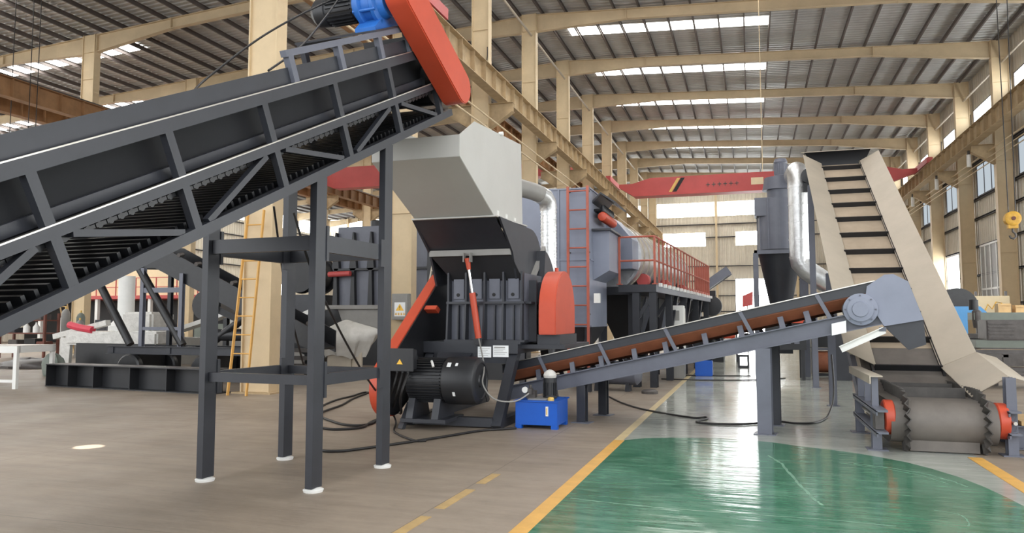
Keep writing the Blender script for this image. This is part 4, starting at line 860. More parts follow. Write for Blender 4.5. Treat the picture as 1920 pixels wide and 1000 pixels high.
rg = MB().box((0.12, 21.2, 3.28), (1.48, 21.28, 3.38)).box((0.12, 22.5, 3.28), (1.48, 22.58, 3.38)).box((0.12, 21.2, 3.28), (0.2, 22.58, 3.38)).box((1.40, 21.2, 3.28), (1.48, 22.58, 3.38)); rg.build('ring_beam', M_slate, cy)
for x in (0.16, 1.40):
    for y in (21.24, 22.54): MB().sweep((x, y, 0), (x, y, 3.3), hsec(0.13, 0.13), (0, 1, 0)).build('leg', M_slate, cy)
MB().box((0.55, 21.3, 0.6), (1.05, 21.32, 1.2)).build('hatch', M_dark, cy)
d2 = thing('silver_duct', 'fat shiny silver riser duct with bent foot beside the slate cyclone', 'duct', (1.25, 20.6, 0))
v = MB().tube((1.24, 20.5, 3.05), (1.24, 20.5, 5.0), 0.26, 28)
for z in (3.1, 3.55, 4.0, 4.45, 4.9): v.tube((1.24, 20.5, z), (1.24, 20.5, z + 0.025), 0.272, 28)
v.build('riser', M_galv, d2)
MB().path([(1.24, 20.5, 4.95), (1.24, 20.52, 5.15), (1.24, 20.62, 5.32), (1.24, 20.85, 5.40), (1.20, 21.4, 5.40)], 0.265, 24).build('top_bend', M_galv, d2)
MB().path([(1.24, 20.5, 3.1), (1.26, 20.5, 2.95), (1.38, 20.5, 2.78), (1.9, 20.5, 2.40), (2.3, 20.5, 2.1)], 0.26, 24).build('foot_bend', M_galv, d2)
MB().box((1.95, 20.2, 0.0), (2.35, 20.8, 1.95)).build('duct_stand', M_dark, d2)
fm = MB().lathe([(0, 0.1), (0.02, 0.19), (0.3, 0.2), (0.32, 0.12)], (1.48, 20.15, 5.16), (0, 1, 0), 22).build('damper_motor', M_mot, d2)
MB().box((1.35, 20.2, 4.75), (1.62, 20.4, 4.98)).build('motor_bracket', M_mot, d2)
re = thing('rear_conveyor', 'low dark conveyor tail with dusty brown drum behind the crossing belt conveyor', 'conveyor', (2.15, 22.6, 0))
MB().lathe([(0, 0.29), (1.0, 0.29)], (1.66, 22.1, 0.36), (1, 0, 0), 28).build('tail_drum', M_brown, re)
MB().box((1.58, 22.0, 0.75), (2.78, 24.5, 1.25)).build('cover', M_dark2, re)
MB().box((1.55, 21.95, 0.68), (2.85, 22.05, 0.74)).build('cross_bar', M_slate, re)
for x in (1.60, 2.74): MB().box((x - 0.04, 21.9, 0.05), (x + 0.04, 24.5, 0.72)).build('side_frame', M_dark2, re)
MB().box((1.55, 21.8, 0.0), (2.78, 21.95, 0.06)).build('base_bar', M_dark2, re)
MB().lathe([(0, 0.27), (0.03, 0.27)], (1.64, 22.1, 0.36), (-1, 0, 0), 24).build('wheel', M_red, re)
oc = thing('screen_machine', 'dark machine with a bright orange belt cover behind the crossing conveyor', 'machine', (1.1, 20.0, 0))
MB().prism([(0.86, 1.42), (1.48, 1.42), (1.40, 1.56), (1.28, 1.62), (0.90, 1.62)], 1, 19.9, 20.2).build('belt_cover', M_or, oc, label='bright orange belt cover')
MB().box((0.35, 20.0, 0.75), (1.3, 21.0, 1.42)).build('body', M_dark2, oc)
for x in (0.4, 1.22):
    for y in (20.05, 20.9): MB().box((x - 0.04, y - 0.04, 0), (x + 0.04, y + 0.04, 0.75)).build('leg', M_dark2, oc)
for i in range(4): MB().box((0.42 + 0.2*i, 19.96, 0.9), (0.54 + 0.2*i, 20.0, 1.1)).build('panel', M_slate, oc)

# ================================================================ bridge cranes, hook, ropes
bcn = thing('bridge_crane', 'long red bridge crane spanning the main bay in front of the far wall', 'crane', (0.8, 50, 9.7))
MB().prism([(-8.3, 10.62), (-7.4, 10.62), (-6.2, 10.95), (7.6, 10.95), (8.9, 10.62), (9.75, 10.62), (9.75, 10.4), (8.4, 9.9), (-6.6, 9.75), (-7.3, 9.75), (-8.3, 10.4)], 1, 49.8, 50.4).build('main_girder', M_red, bcn)
MB().box((-7.3, 49.55, 9.72), (8.3, 50.6, 9.78)).build('bottom_flange', M_red, bcn)
for x in (-8.75, 10.1): MB().box((x - 0.16, 48.2, 10.62), (x + 0.16, 52.0, 10.95)).build('end_carriage', M_red, bcn)
s_ = MB().prism([(-5.0, 9.95), (-4.8, 9.95), (-4.25, 10.85), (-4.45, 10.85)], 1, 49.78, 49.8).build('yellow_stripe', M_tan2, bcn); s_['label'] = 'diagonal yellow stripe'
MB().prism([(-4.75, 9.95), (-4.5, 9.95), (-3.95, 10.85), (-4.2, 10.85)], 1, 49.78, 49.8).build('black_stripe', M_black, bcn)
MB().box((0.2, 49.77, 10.15), (0.95, 49.8, 10.6)).build('capacity_plate', M_skin, bcn)
lt = MB()
for i in range(6): lt.box((-2.6 + 0.36*i, 49.77, 10.28), (-2.36 + 0.36*i, 49.8, 10.33)); lt.box((-2.5 + 0.36*i, 49.77, 10.16), (-2.46 + 0.36*i, 49.8, 10.44))
lt.build('lettering', M_iron, bcn, label='row of dark worn characters')
MB().box((-2.0, 50.5, 9.9), (-1.0, 51.3, 10.5)).build('hoist_trolley', M_iron, bcn)
b2 = thing('bridge_crane', 'red bridge crane in the farther bay seen behind the stand', 'crane', (-19, 44, 11.0))
MB().prism([(-27.6, 10.75), (-26, 11.7), (-12.4, 11.7), (-10.9, 10.75), (-12.0, 10.3), (-26.5, 10.3)], 1, 43.7, 44.5).build('main_girder', M_red, b2)
for x, zc_ in ((-27.9, 11.21), (-10.6, 10.61)): MB().box((x - 0.16, 42.4, zc_), (x + 0.16, 45.8, zc_ + 0.34)).build('end_carriage', M_red, b2)
b3 = thing('bridge_crane', 'red bridge crane overhead at the top edge, its end carriage above the orange guard', 'crane', (0.6, 19.3, 10.6))
MB().prism([(-8.9, 10.95), (-8.6, 10.95), (-8.0, 11.5), (9.4, 11.5), (9.95, 10.95), (10.2, 10.95), (10.2, 11.6), (9.4, 12.3), (-8.0, 12.3), (-8.9, 11.6)], 1, 19.0, 19.6).build('main_girder', M_red, b3)
for x in (-8.75, 10.1): MB().box((x - 0.17, 18.2, 10.61), (x + 0.17, 20.5, 10.95)).build('end_carriage', M_red, b3)
MB().box((5.4, 19.6, 11.3), (6.3, 20.3, 11.9)).build('hoist_trolley', M_iron, b3)
hk = thing('crane_hook', 'yellow crane hook block hanging on two ropes by the windowed wall', 'hook', (5.85, 20.0, 3.35))
for dx in (-0.07, 0.07): MB().tube((5.85 + dx, 20, 3.92), (5.85 + dx*1.8, 20, 11.31), 0.011, 6).build('rope', M_cabl, hk)
MB().lathe([(0, 0.08), (0.0, 0.14), (0.02, 0.17), (0.18, 0.17), (0.2, 0.14)], (5.85, 19.9, 3.85), (0, 1, 0), 24).build('sheave_block', M_hook, hk)
MB().box((5.75, 19.93, 3.62), (5.95, 20.07, 3.72)).build('hook_beam', M_hook, hk)
MB().tube((5.85, 19.88, 3.85), (5.85, 20.12, 3.85), 0.045, 12).build('sheave_pin', M_rustred, hk)
MB().path([(5.85, 20, 3.65), (5.85, 20, 3.55), (5.90, 20, 3.50), (5.91, 20, 3.43), (5.86, 20, 3.38), (5.80, 20, 3.41), (5.78, 20, 3.46)], 0.024, 10).build('hook', M_iron, hk)
for i, (x, y, z0) in enumerate(((-28.2, 22.0, 6.4), (-27.6, 22.3, 6.4), (-27.2, 22.3, 6.4))):
    tag(MB().tube((x, y, z0), (x, y, zr(x) - 0.02), 0.016, 6).build('hoist_rope', M_cabl), '%s thin dark hoist rope hanging at the upper left edge' % ['leftmost', 'middle', 'rightmost'][i], 'rope', 'hoist ropes at the left edge')
tag(MB().tube((0.55, 30.0, 7.2), (0.55, 30.0, zr(0.55) - 0.02), 0.014, 6).build('hanging_wire', M_col), 'long thin pale wire hanging from the roof over the lane', 'wire')

# ================================================================ column furniture
eb = thing('distribution_box', 'grey electrical box with a yellow warning label on the tan column', 'electrical box', (-9.6, 19.48, 1.5))
yf = YK(1) - 0.18 - 0.16
MB().box((-9.86, yf, 1.5), (-9.32, yf + 0.155, 2.25)).build('case', M_grey, eb, bevel=0.01)
MB().box((-9.83, yf - 0.015, 1.53), (-9.35, yf, 2.22)).build('door', M_grey, eb)
MB().box((-9.76, yf - 0.019, 1.6), (-9.42, yf - 0.014, 2.0)).build('warning_label', M_paper, eb, label='white warning label')
m = MB().prism([(-9.72, 1.76), (-9.46, 1.76), (-9.59, 1.96)], 1, yf - 0.023, yf - 0.018); m.build('warning_triangle', M_yel2, eb)
MB().box((-9.598, yf - 0.027, 1.83), (-9.582, yf - 0.022, 1.90)).box((-9.598, yf - 0.027, 1.79), (-9.582, yf - 0.022, 1.81)).build('exclamation_mark', M_black, eb)
m = MB()
for i in range(4): m.box((-9.74 + 0.085*i, yf - 0.023, 1.635), (-9.675 + 0.085*i, yf - 0.018, 1.655)); m.box((-9.74 + 0.085*i, yf - 0.023, 1.675), (-9.675 + 0.085*i, yf - 0.018, 1.69)); m.box((-9.715 + 0.085*i, yf - 0.023, 1.63), (-9.70 + 0.085*i, yf - 0.018, 1.70))
m.build('lettering', M_yel2, eb, label='four yellow characters')
MB().tube((-9.5, yf + 0.08, 0.02), (-9.5, yf + 0.08, 1.5), 0.02, 8).build('conduit', M_iron, eb)
la = thing('leaning_ladder', 'yellow ladder leaning on the nearest tan column', 'ladder', (-9.7, 12.6, 0))
q0, q1 = Vector((-9.94, 12.55, 0.0)), Vector((-9.50, 12.55, 0.0)); t0, t1 = Vector((-9.86, 12.95, 3.75)), Vector((-9.48, 12.95, 3.75))
for a, b in ((q0, t0), (q1, t1)): MB().bar(a, b, 0.03, 0.05).build('side_rail', M_yel, la)
for i in range(1, 10): f = i/10 + 0.02; MB().tube(q0.lerp(t0, f), q1.lerp(t1, f), 0.014, 8).build('rung', M_yel, la)

# ================================================================ farther bay: mobile conveyor, girder, wrapped parts and machines
mg = thing('plate_girder', 'long black stiffened girder lying on the floor at the left', 'girder', (-12.9, 13.1, 0))
gy = 13.2
Mg = Matrix.Translation((-12.78, 13.05, 0)) @ Matrix.Rotation(R(-5), 4, 'Z')
m = MB(Mg).sweep((-2.45, 0, 0.25), (2.5, 0, 0.25), hsec(0.5, 0.5, 0.02, 0.02))
for x in (-2.45, -1.75, -0.95, 0.15, 1.2, 2.2): m.box((x, -0.24, 0.02), (x + 0.02, 0.24, 0.48))
m.build('girder', M_dark2, mg); MB(Mg).box((-2.45, -0.25, 0.5), (2.5, 0.25, 0.504)).build('dusty_top', M_iron, mg)
mc = thing('mobile_conveyor', 'dark mobile conveyor on a wheeled chassis beyond the big inclined conveyor', 'conveyor', (-13.4, 14.7, 0))
for y in (14.45, 15.45): MB().sweep((-15.0, y, 0.77), (-10.6, y, 0.77), csec(0.08, 0.19, 0.014)).build('chassis_beam', M_dark, mc)
for x in (-14.9, -13.2, -11.2): MB().box((x, 14.45, 0.7), (x + 0.1, 15.45, 0.84)).build('cross_beam', M_dark, mc)
for x in (-14.2, -12.05):
    for y in (14.3, 15.45):
        wl_ = MB().lathe([(0, 0.2), (0, 0.3), (0.03, 0.34), (0.15, 0.34), (0.18, 0.3), (0.18, 0.2)], (x, y, 0.34), (0, 1, 0), 28).build('tyre', M_blk, mc)
        MB().lathe([(0.02, 0.2), (0.06, 0.12), (0.04, 0.06)], (x, y, 0.34), (0, 1, 0), 16).build('wheel_hub', M_iron, wl_)
    MB().tube((x, 14.4, 0.34), (x, 15.5, 0.34), 0.05, 10).box((x - 0.1, 14.5, 0.34), (x + 0.1, 15.4, 0.7)).build('axle', M_blk, mc)
for (xa, za, xb, zb) in ((-15.45, 2.5, -14.35, 0.9), (-14.3, 2.95, -12.8, 0.9), (-10.4, 2.0, -12.0, 0.95)):
    MB().tube((xa, 14.52, za), (xb, 14.52, zb), 0.095, 12).build('strut', M_blk, mc)
for x, zt_ in ((-14.0, 2.75), (-12.85, 2.6)):
    for y in (14.5, 15.4): MB().sweep((x, y, 0.86), (x, y, zt_), hsec(0.1, 0.1), (0, 1, 0)).build('upright', M_slate if y < 15 else M_dark, mc)
MB().box((-14.0, 14.46, 2.15), (-12.85, 14.54, 2.27)).build('tie_bar', M_slate, mc); MB().box((-14.0, 14.46, 1.25), (-12.85, 14.54, 1.33)).build('tie_bar', M_slate, mc)
for y in (14.55, 15.35): MB().plate([(-15.2, y, 3.35), (-13.6, y, 3.3), (-9.2, y, 1.25), (-9.2, y, 0.75), (-13.7, y, 2.75), (-15.2, y, 2.8)], 0.04).build('side_frame', M_blk, mc)
MB().plate([(-15.2, 14.6, 2.9), (-13.7, 14.6, 2.85), (-13.7, 15.3, 2.85), (-15.2, 15.3, 2.9)], 0.05).build('upper_belt', M_blk, mc)
MB().plate([(-13.7, 14.6, 2.85), (-9.2, 14.6, 0.85), (-9.2, 15.3, 0.85), (-13.7, 15.3, 2.85)], 0.05).build('lower_belt', M_blk, mc)
MB().lathe([(0, 0.14), (0.75, 0.14)], (-11.9, 14.55, 1.15), (1, 0.1, 0), 20).build('drive_motor', M_mot, mc)
for i in range(9): t_ = i/8; MB().tube((-13.5 + 4.1*t_, 14.5, 3.27 - 1.85*t_), (-13.5 + 4.1*t_, 14.65, 3.30 - 1.85*t_), 0.05, 8).build('idler_roller', M_iron, mc)
wb_ = thing('steel_bench', 'white painted steel bench frame at the left edge', 'bench', (-15.6, 12.8, 0))
Mw = Matrix.Translation((-15.24, 12.29, 0)) @ Matrix.Rotation(R(10), 4, 'Z')
MB(Mw).box((-1.8, -0.05, 0.78), (0.05, 0.05, 0.92)).box((-1.8, 1.0, 0.78), (0.05, 1.1, 0.92)).box((-0.05, 0, 0.78), (0.05, 1.1, 0.92)).build('top_frame', M_white, wb_)
MB(Mw).box((-1.8, -0.04, 0.92), (0.04, 1.09, 0.935)).build('bench_top', M_wrap, wb_)
for x in (-1.7, 0.0):
    for y in (0.0, 1.05): MB(Mw).box((x - 0.04, y - 0.04, 0), (x + 0.04, y + 0.04, 0.78)).build('leg', M_white, wb_)
MB(Mw).box((-1.8, -0.03, 0.14), (0, 0.03, 0.2)).build('stretcher', M_white, wb_)
def lump(name, cx, cy, cz, rx, ry, rz, m_, seed, parent=None, n=16, k=10, amp=0.16, floor=None):
    rnd = random.Random(seed); ph = [(rnd.uniform(1, 4), rnd.uniform(1, 4), rnd.uniform(0, 6)) for _ in range(6)]; mb = MB(); vs = []; fs = []
    for i in range(k+1):
        th = PI*i/k
        for j in range(n):
            a = 2*PI*j/n; q = 1 + sum(amp/3*math.sin(p[0]*a*1.0 + p[1]*th*2 + p[2]) for p in ph[:4])
            x, y, z = cx + rx*q*math.sin(th)*math.cos(a), cy + ry*q*math.sin(th)*math.sin(a), cz + rz*q*math.cos(th)
            vs.append((x, y, max(z, floor) if floor is not None else z))
    for i in range(k):
        for j in range(n): fs.append((i*n+j, (i+1)*n+j, (i+1)*n+(j+1) % n, i*n+(j+1) % n))
    mb.add(vs, fs, True); return mb.build(name, m_, parent)
tag(lump('floor_tarp', -21.6, 17.9, 0.08, 1.1, 0.7, 0.22, M_iron, 4, floor=0.0), 'dark crumpled sheet lying on the floor beyond the white bench', 'tarp')
tag(lump('scrap_bag', -17.9, 15.5, 0.18, 0.28, 0.25, 0.42, M_mach, 9, floor=0.0), 'small dark green bag on the floor left of the black girder', 'bag')
wp = thing('wrapped_machine', 'plastic wrapped machine part with pink ends behind the black girder', 'machine part', (-17.4, 16.6, 0))
MB().box((-17.9, 16.2, 0.15), (-15.2, 17.2, 0.85)).build('body', M_blk, wp)
MB().box((-18.3, 16.15, 0.80), (-15.1, 17.25, 1.18)).build('wrapped_top', M_wrap, wp, bevel=0.06)
MB().bar((-18.9, 16.4, 1.02), (-16.9, 16.3, 1.42), 0.16, 0.15).build('wrapped_beam', M_wrap, wp)
MB().path([(-18.25, 16.28, 1.36), (-17.85, 16.24, 1.28), (-17.35, 16.22, 1.22)], 0.10, 10).build('pink_sleeve', M_pink, wp)
for (xa, xb) in ((-18.35, -18.4), (-17.0, -16.7)):
    MB().bar((xa, 16.3, 1.0), (xb, 16.3, 0.0), 0.36, 0.1, (0, 1, 0)).build('leg', M_wrap, wp)
MB().box((-16.9, 16.2, 0.0), (-16.5, 16.34, 0.12)).build('pink_foot', M_pink, wp)
wt = thing('wrapped_tank', 'white wrapped upright tank beside the farther tan column', 'tank', (-18.9, 19.0, 0))
MB().lathe([(0, 0.5), (1.3, 0.5), (1.55, 0.28), (1.75, 0.25), (2.9, 0.25)], (-19.1, 19.1, 0), (0, 0, 1), 20).build('column_pipe', M_white, wt)
MB().box((-18.8, 18.6, 0.0), (-17.6, 19.6, 1.75)).build('wrapped_body', M_wrap, wt, bevel=0.08)
wr_ = thing('sheet_stack', 'pale stack of leaning steel sheets behind the dark uprights', 'sheets', (-17.2, 21.0, 0))
for i, (a, b) in enumerate((((-19.2, 21, 1.0), (-15.6, 21, 2.0)), ((-18.2, 21.4, 2.1), (-15.6, 21.4, 1.0)), ((-15.8, 21.2, 0.9), (-13.2, 21.2, 1.9)))): MB().bar(a, b, 0.5, 0.14).build('leaning_sheet', M_white, wr_)
MB().box((-19.0, 20.8, 0.0), (-13.4, 21.6, 0.9)).build('trestle', M_grey, wr_)
rk = thing('storage_rack', 'rusty red storage rack with small white bottles at the far left', 'rack', (-27, 22.3, 0))
for x in (-28.2, -25.9):
    for y in (22.0, 22.6): MB().box((x - 0.04, y - 0.04, 0), (x + 0.04, y + 0.04, 1.75)).build('upright', M_rustred, rk)
for z in (0.45, 0.95, 1.45): MB().box((-28.2, 22.0, z), (-25.9, 22.6, z + 0.05)).build('rack_shelf', M_rustred, rk)
for i, x in enumerate((-27.0, -26.5)):
    b = thing('spray_bottle', '%s white bottle on the rusty rack' % ['left', 'right'][i], 'bottle', (x, 22.15, 1.0), 0, 'white bottles on the rusty rack')
    MB().lathe([(0, 0.12), (0.22, 0.12), (0.34, 0.04), (0.4, 0.04)], (x, 22.15, 1.0), (0, 0, 1), 14).build('bottle', M_white, b)
for i, (x, z, c, s_) in enumerate(((-27.8, 1.5, M_mach, 0.4), (-27.2, 1.5, M_wood, 0.35), (-26.4, 1.5, M_iron, 0.4), (-27.6, 0.5, M_iron, 0.4), (-26.7, 0.5, M_blk, 0.5), (-26.2, 0.5, M_rustred, 0.3), (-27.7, 1.0, M_dark, 0.35))):
    tag(MB().box((x - s_*.6, 22.05, z), (x + s_*.6, 22.5, z + s_*.55)).build('parts_box', c, bevel=0.02), '%s box on the %s shelf of the rusty rack' % (['grey green', 'timber', 'oily iron', 'oily iron', 'black', 'rusty red', 'charcoal'][i], {1.5: 'top', 1.0: 'middle', 0.5: 'bottom'}[z]), 'box', 'boxes on the rusty rack')
for i, (x, y, hgt, m_) in enumerate(((-26.75, 23.6, 1.5, M_white), (-26.35, 23.3, 1.75, M_grey), (-26.0, 23.7, 1.6, M_mach), (-25.6, 23.3, 1.3, M_grey))):
    g_ = thing('gas_cylinder', '%s gas cylinder standing right of the rusty rack' % ['first white', 'second tall grey', 'third grey green', 'fourth short grey'][i], 'gas cylinder', (x, y, 0), 0, 'gas cylinders by the rack')
    MB().lathe([(0, 0.16), (hgt, 0.16), (hgt + 0.12, 0.12), (hgt + 0.18, 0.05)], (x, y, 0), (0, 0, 1), 18).build('bottle', m_, g_)
    MB().tube((x, y, hgt + 0.18), (x, y, hgt + 0.28), 0.035, 8).build('valve', M_tan2, g_)
tr = thing('hand_truck', 'tan two-wheeled hand truck tilted beside the gas cylinders', 'hand truck', (-27.0, 24.0, 0))
for x in (-27.3, -26.9): MB().bar((x, 24.3, 0.1), (x - 0.25, 24.0, 2.4), 0.05, 0.05).build('rail', M_wood, tr)
for f in (0.35, 0.6, 0.85): MB().bar((-27.3 - 0.25*f, 24.3 - 0.3*f, 0.1 + 2.3*f), (-26.9 - 0.25*f, 24.3 - 0.3*f, 0.1 + 2.3*f), 0.04, 0.04).build('rung', M_wood, tr)
for x in (-27.4, -26.8): MB().lathe([(0, 0.14), (0.06, 0.14)], (x, 24.3, 0.14), (1, 0, 0), 14).build('wheel', M_blk, tr)
mz_ = thing('mezzanine', 'cream mezzanine room with a red railing beyond the farther column row', 'mezzanine', (-37, 36, 0))
MB().box((-47.5, 35.6, 2.75), (-27.6 + 0.0, 39.5, 2.95)).build('floor_deck', M_red, mz_)
MB().box((-47.5, 36.6, 2.95), (-30.0, 36.8, 5.0)).build('room_wall', M_skin, mz_)
for i in range(12): MB().box((-47 + 1.5*i, 35.62, 2.95), (-46.95 + 1.5*i, 35.67, 4.0)).build('rail_post', M_red, mz_)
for z in (3.45, 4.0): MB().box((-47.5, 35.62, z - 0.02), (-30.0, 35.66, z + 0.02)).build('handrail', M_red, mz_)
for x in (-47, -42.5, -38, -34, -30.2): MB().box((x - 0.1, 35.7, 0), (x + 0.1, 35.9, 2.75)).build('support_post', M_white, mz_)
MB().box((-47.5, 38.8, 0.0), (-30.0, 39.0, 2.75)).build('dark_opening_sheet', M_dark2, mz_)  # charcoal sheet added to paint the dark of the openings below the deck
for i, (x, y, sx, sz, m_, lb, ct) in enumerate(((-34.5, 33.5, 1.6, 1.5, M_dark, 'dark machine cabinet under the red mezzanine railing', 'cabinet'), (-31.5, 32.0, 1.0, 1.9, M_red, 'red steel locker beside the farther tan column', 'locker'), (-25.0, 30.5, 1.8, 1.3, M_mach, 'grey green machine base beyond the pale sheets', 'machine'), (-22.5, 29.5, 1.4, 1.6, M_skin, 'peach crate beyond the dark uprights', 'crate'))):
    t = thing('steel_cabinet' if ct != 'crate' else 'crate', lb, ct, (x, y, 0))
    MB().box((x - sx/2, y - 0.4, 0.06), (x + sx/2, y + 0.4, sz)).build('body', m_, t, bevel=0.02)
    for k in (-1, 1): MB().box((x + k*sx/4 - sx/4 + 0.03, y - 0.42, 0.12), (x + k*sx/4 + sx/4 - 0.03, y - 0.4, sz - 0.08)).build('door', m_, t)
    MB().box((x - sx/2 + 0.05, y - 0.35, 0), (x + sx/2 - 0.05, y + 0.35, 0.06)).build('plinth', M_blk, t)

# ---- machines seen through the stand
rc = thing('drum_crusher', 'dark machine with slate ribbed panels and a drum seen through the stand', 'machine', (-12.6, 22.5, 0))
MB().lathe([(0, 0.55), (0, 0.62), (0.2, 0.66), (0.22, 0.6), (1.2, 0.6), (1.2, 0.66), (1.4, 0.66), (1.4, 0.5)], (-14.65, 22.0, 3.05), (0, 1, 0), 32).build('drum', M_dark2, rc)
MB().box((-15.4, 21.9, 1.2), (-13.9, 23.4, 2.35)).build('drum_base', M_dark, rc)
MB().box((-13.15, 22.0, 1.98), (-9.6, 24.0, 4.6)).build('panel_body', M_slate, rc)
m = MB()
for x in (-13.15, -12.5, -11.85, -11.2, -10.5, -9.7): m.prism([(x - 0.09, 1.98), (x + 0.09, 1.98), (x + 0.05, 3.1), (x + 0.13, 3.2), (x + 0.02, 4.4), (x - 0.02, 4.4), (x - 0.13, 3.2), (x - 0.05, 3.1)], 1, 21.84, 22.0)
m.box((-13.2, 21.84, 3.13), (-9.6, 22.0, 3.2)); m.build('rib', M_dark2, rc)
MB().box((-13.4, 21.7, 1.85), (-9.6, 24.2, 1.98)).build('ledge', M_grey, rc)
MB().prism([(-13.0, 1.85), (-11.2, 1.85), (-11.6, 1.1), (-12.7, 1.1)], 1, 21.8, 23).build('grey_hopper', M_grey, rc)
MB().box((-15.5, 22.2, 0.0), (-9.6, 24.2, 1.85)).build('base', M_dark2, rc)
MB().tube((-13.3, 21.7, 3.0), (-12.5, 21.7, 3.02), 0.09, 12).build('red_cylinder', M_red, rc)
dkm = thing('conveyor_base', 'black conveyor base low behind the stand', 'machine', (-11.5, 17.5, 0))
MB().plate([(-14.6, 17.2, 2.0), (-10.9, 17.2, 0.55), (-10.9, 18.2, 0.55), (-14.6, 18.2, 2.0)], 0.18).build('belt_frame', M_dark2, dkm)
for x, zz in ((-13.8, 1.55), (-12.4, 1.05), (-11.2, 0.6)):
    for y in (17.3, 18.1): MB().box((x - 0.06, y - 0.06, 0), (x + 0.06, y + 0.06, zz)).build('leg', M_blk, dkm)
for i in range(3): MB().box((-12.0, 17.0, 0.25 + 0.2*i), (-10.7, 17.12, 0.35 + 0.2*i)).build('slat', M_iron, dkm)
MB().lathe([(0, 0.4), (0.2, 0.4)], (-14.4, 17.1, 1.9), (0, 1, 0), 20).build('pulley', M_blk, dkm)
tcm = thing('covered_motor', 'motor under a crumpled silver grey cover on a pale box behind the stand', 'covered machine', (-10.0, 17.0, 0))
MB().box((-10.30, 16.8, 0.0), (-9.62, 17.4, 0.62)).prism([(-9.62, 0.0), (-9.35, 0.0), (-9.35, 1.1), (-9.62, 0.62)], 1, 16.85, 16.88).build('pedestal', M_cream, tcm)
mb = MB(); vs = []; fs = []; n_, k_ = 64, 22
for i in range(k_ + 1):
    t = i/k_; rr = math.sin(PI/2*min(1, t*1.7 + 0.02))*(1 - 0.30*max(0, t - 0.62)/0.38)
    for j in range(n_):
        a = 2*PI*j/n_; fold = 1 + t*(0.09*math.sin(5*a + 1.5*t + 0.6) + 0.06*math.sin(9*a - 3*t) + 0.03*math.sin(17*a + 5*t)); tip = 0.28*max(0.0, math.cos(a - 0.15))**10*math.exp(-((t - 0.35)/0.16)**2)
        vs.append((-9.88 + 0.76*rr*fold*math.cos(a) + tip, 17.0 + 0.46*rr*fold*math.sin(a), 1.50 - 0.93*t**1.15 + 0.035*math.sin(3*a + 1)*t + 0.02*math.sin(8*a)*t))
for i in range(k_):
    for j in range(n_): fs.append((i*n_+j, (i+1)*n_+j, (i+1)*n_+(j+1) % n_, i*n_+(j+1) % n_))
mb.add(vs, fs, True).build('crumpled_cover', M_tarp, tcm)
ibx = thing('filter_cabinet', 'small slate cabinet with a black motor on top seen high between the stand legs', 'cabinet', (-14.0, 26.3, 0))
MB().box((-14.6, 26.0, 0.0), (-12.9, 27.2, 5.0)).build('case', M_slate, ibx)
MB().lathe([(0, 0.2), (0.4, 0.2), (0.45, 0.12)], (-14.1, 26.4, 5.0), (0, 0, 1), 18).build('top_motor', M_blk, ibx)
fld = thing('step_ladder', 'pale grey step ladder standing between tan column and crusher', 'ladder', (-7.1, 16.3, 0))
for a, b in (((-7.6, 16.0, 0), (-6.95, 16.0, 3.3)), ((-7.15, 16.0, 0), (-6.6, 16.0, 3.3)), ((-7.4, 16.9, 0), (-6.95, 16.1, 3.3)), ((-6.9, 16.9, 0), (-6.6, 16.1, 3.3))): MB().bar(a, b, 0.05, 0.035).build('side_rail', M_cream, fld)
for i in range(1, 10):
    f = i/10; MB().bar(Vector((-7.6, 16, 0)).lerp(Vector((-6.95, 16, 3.3)), f), Vector((-7.15, 16, 0)).lerp(Vector((-6.6, 16, 3.3)), f), 0.07, 0.025).build('step', M_cream, fld)
MB().lathe([(0, 0.1), (0.02, 0.22), (0.3, 0.22), (0.32, 0.1)], (-7.3, 15.6, 3.1), (1, 0, 0), 16).build('hanging_lamp', M_blk, fld) if False else None
cbm = thing('control_machine', 'dark upright machine with pale valves behind the crusher', 'machine', (-6.6, 18.0, 0))
MB().box((-8.0, 17.8, 0.0), (-5.6, 19.2, 3.4)).build('case', M_dark2, cbm)
for i in range(4): MB().lathe([(0, 0.08), (0.25, 0.08), (0.3, 0.04)], (-7.6 + 0.45*i, 17.65, 2.3 + 0.25*(i % 3)), (0, 0, 1), 12).build('valve', M_galv, cbm)

# ================================================================ things under and behind the platform
wcb = thing('control_cabinet', 'white control cabinet with a grey vent standing before the platform legs', 'cabinet', (-1.85, 20.0, 0))
MB().box((-2.12, 19.75, 0.35), (-1.66, 20.25, 1.87)).build('case', M_white, wcb, bevel=0.01)
MB().box((-2.12, 19.75, 0.0), (-1.66, 20.25, 0.35)).build('plinth', M_grey, wcb)
v_ = MB().box((-1.97, 19.735, 1.48), (-1.76, 19.75, 1.74)).build('vent', M_grey, wcb)
MB().box((-1.66, 19.8, 0.5), (-1.645, 20.2, 1.8)).build('side_panel', M_white, wcb)
tk = thing('air_tank', 'dark horizontal air tank low under the crossing conveyor', 'tank', (-2.7, 15.8, 0))
MB().lathe([(0, 0.05), (0.03, 0.18), (0.1, 0.25), (1.1, 0.25), (1.17, 0.18), (1.2, 0.05)], (-3.4, 16.0, 0.38), (1, -0.1, 0), 24).build('vessel', M_slate, tk)
for x in (-3.15, -2.5): MB().prism([(x - 0.05, 0.0), (x + 0.05, 0.0), (x + 0.03, 0.2), (x - 0.03, 0.2)], 1, 15.75, 16.1).build('foot', M_dark, tk)
MB().tube((-2.9, 15.9, 0.6), (-2.9, 15.9, 0.75), 0.03, 8).build('valve', M_tan2, tk)
tag(MB().lathe([(0, 0.17), (0.05, 0.17), (0.08, 0.12), (0.08, 0.05)], (-2.0, 15.5, 0), (0, 0, 1), 20).build('pipe_flange', M_iron), 'small dark round flange lying on the floor near the faded yellow line', 'flange')
gm2 = thing('shredder_unit', 'dark gearbox machine with a black round motor at the far end of the platform', 'machine', (-1.5, 28.3, 0))
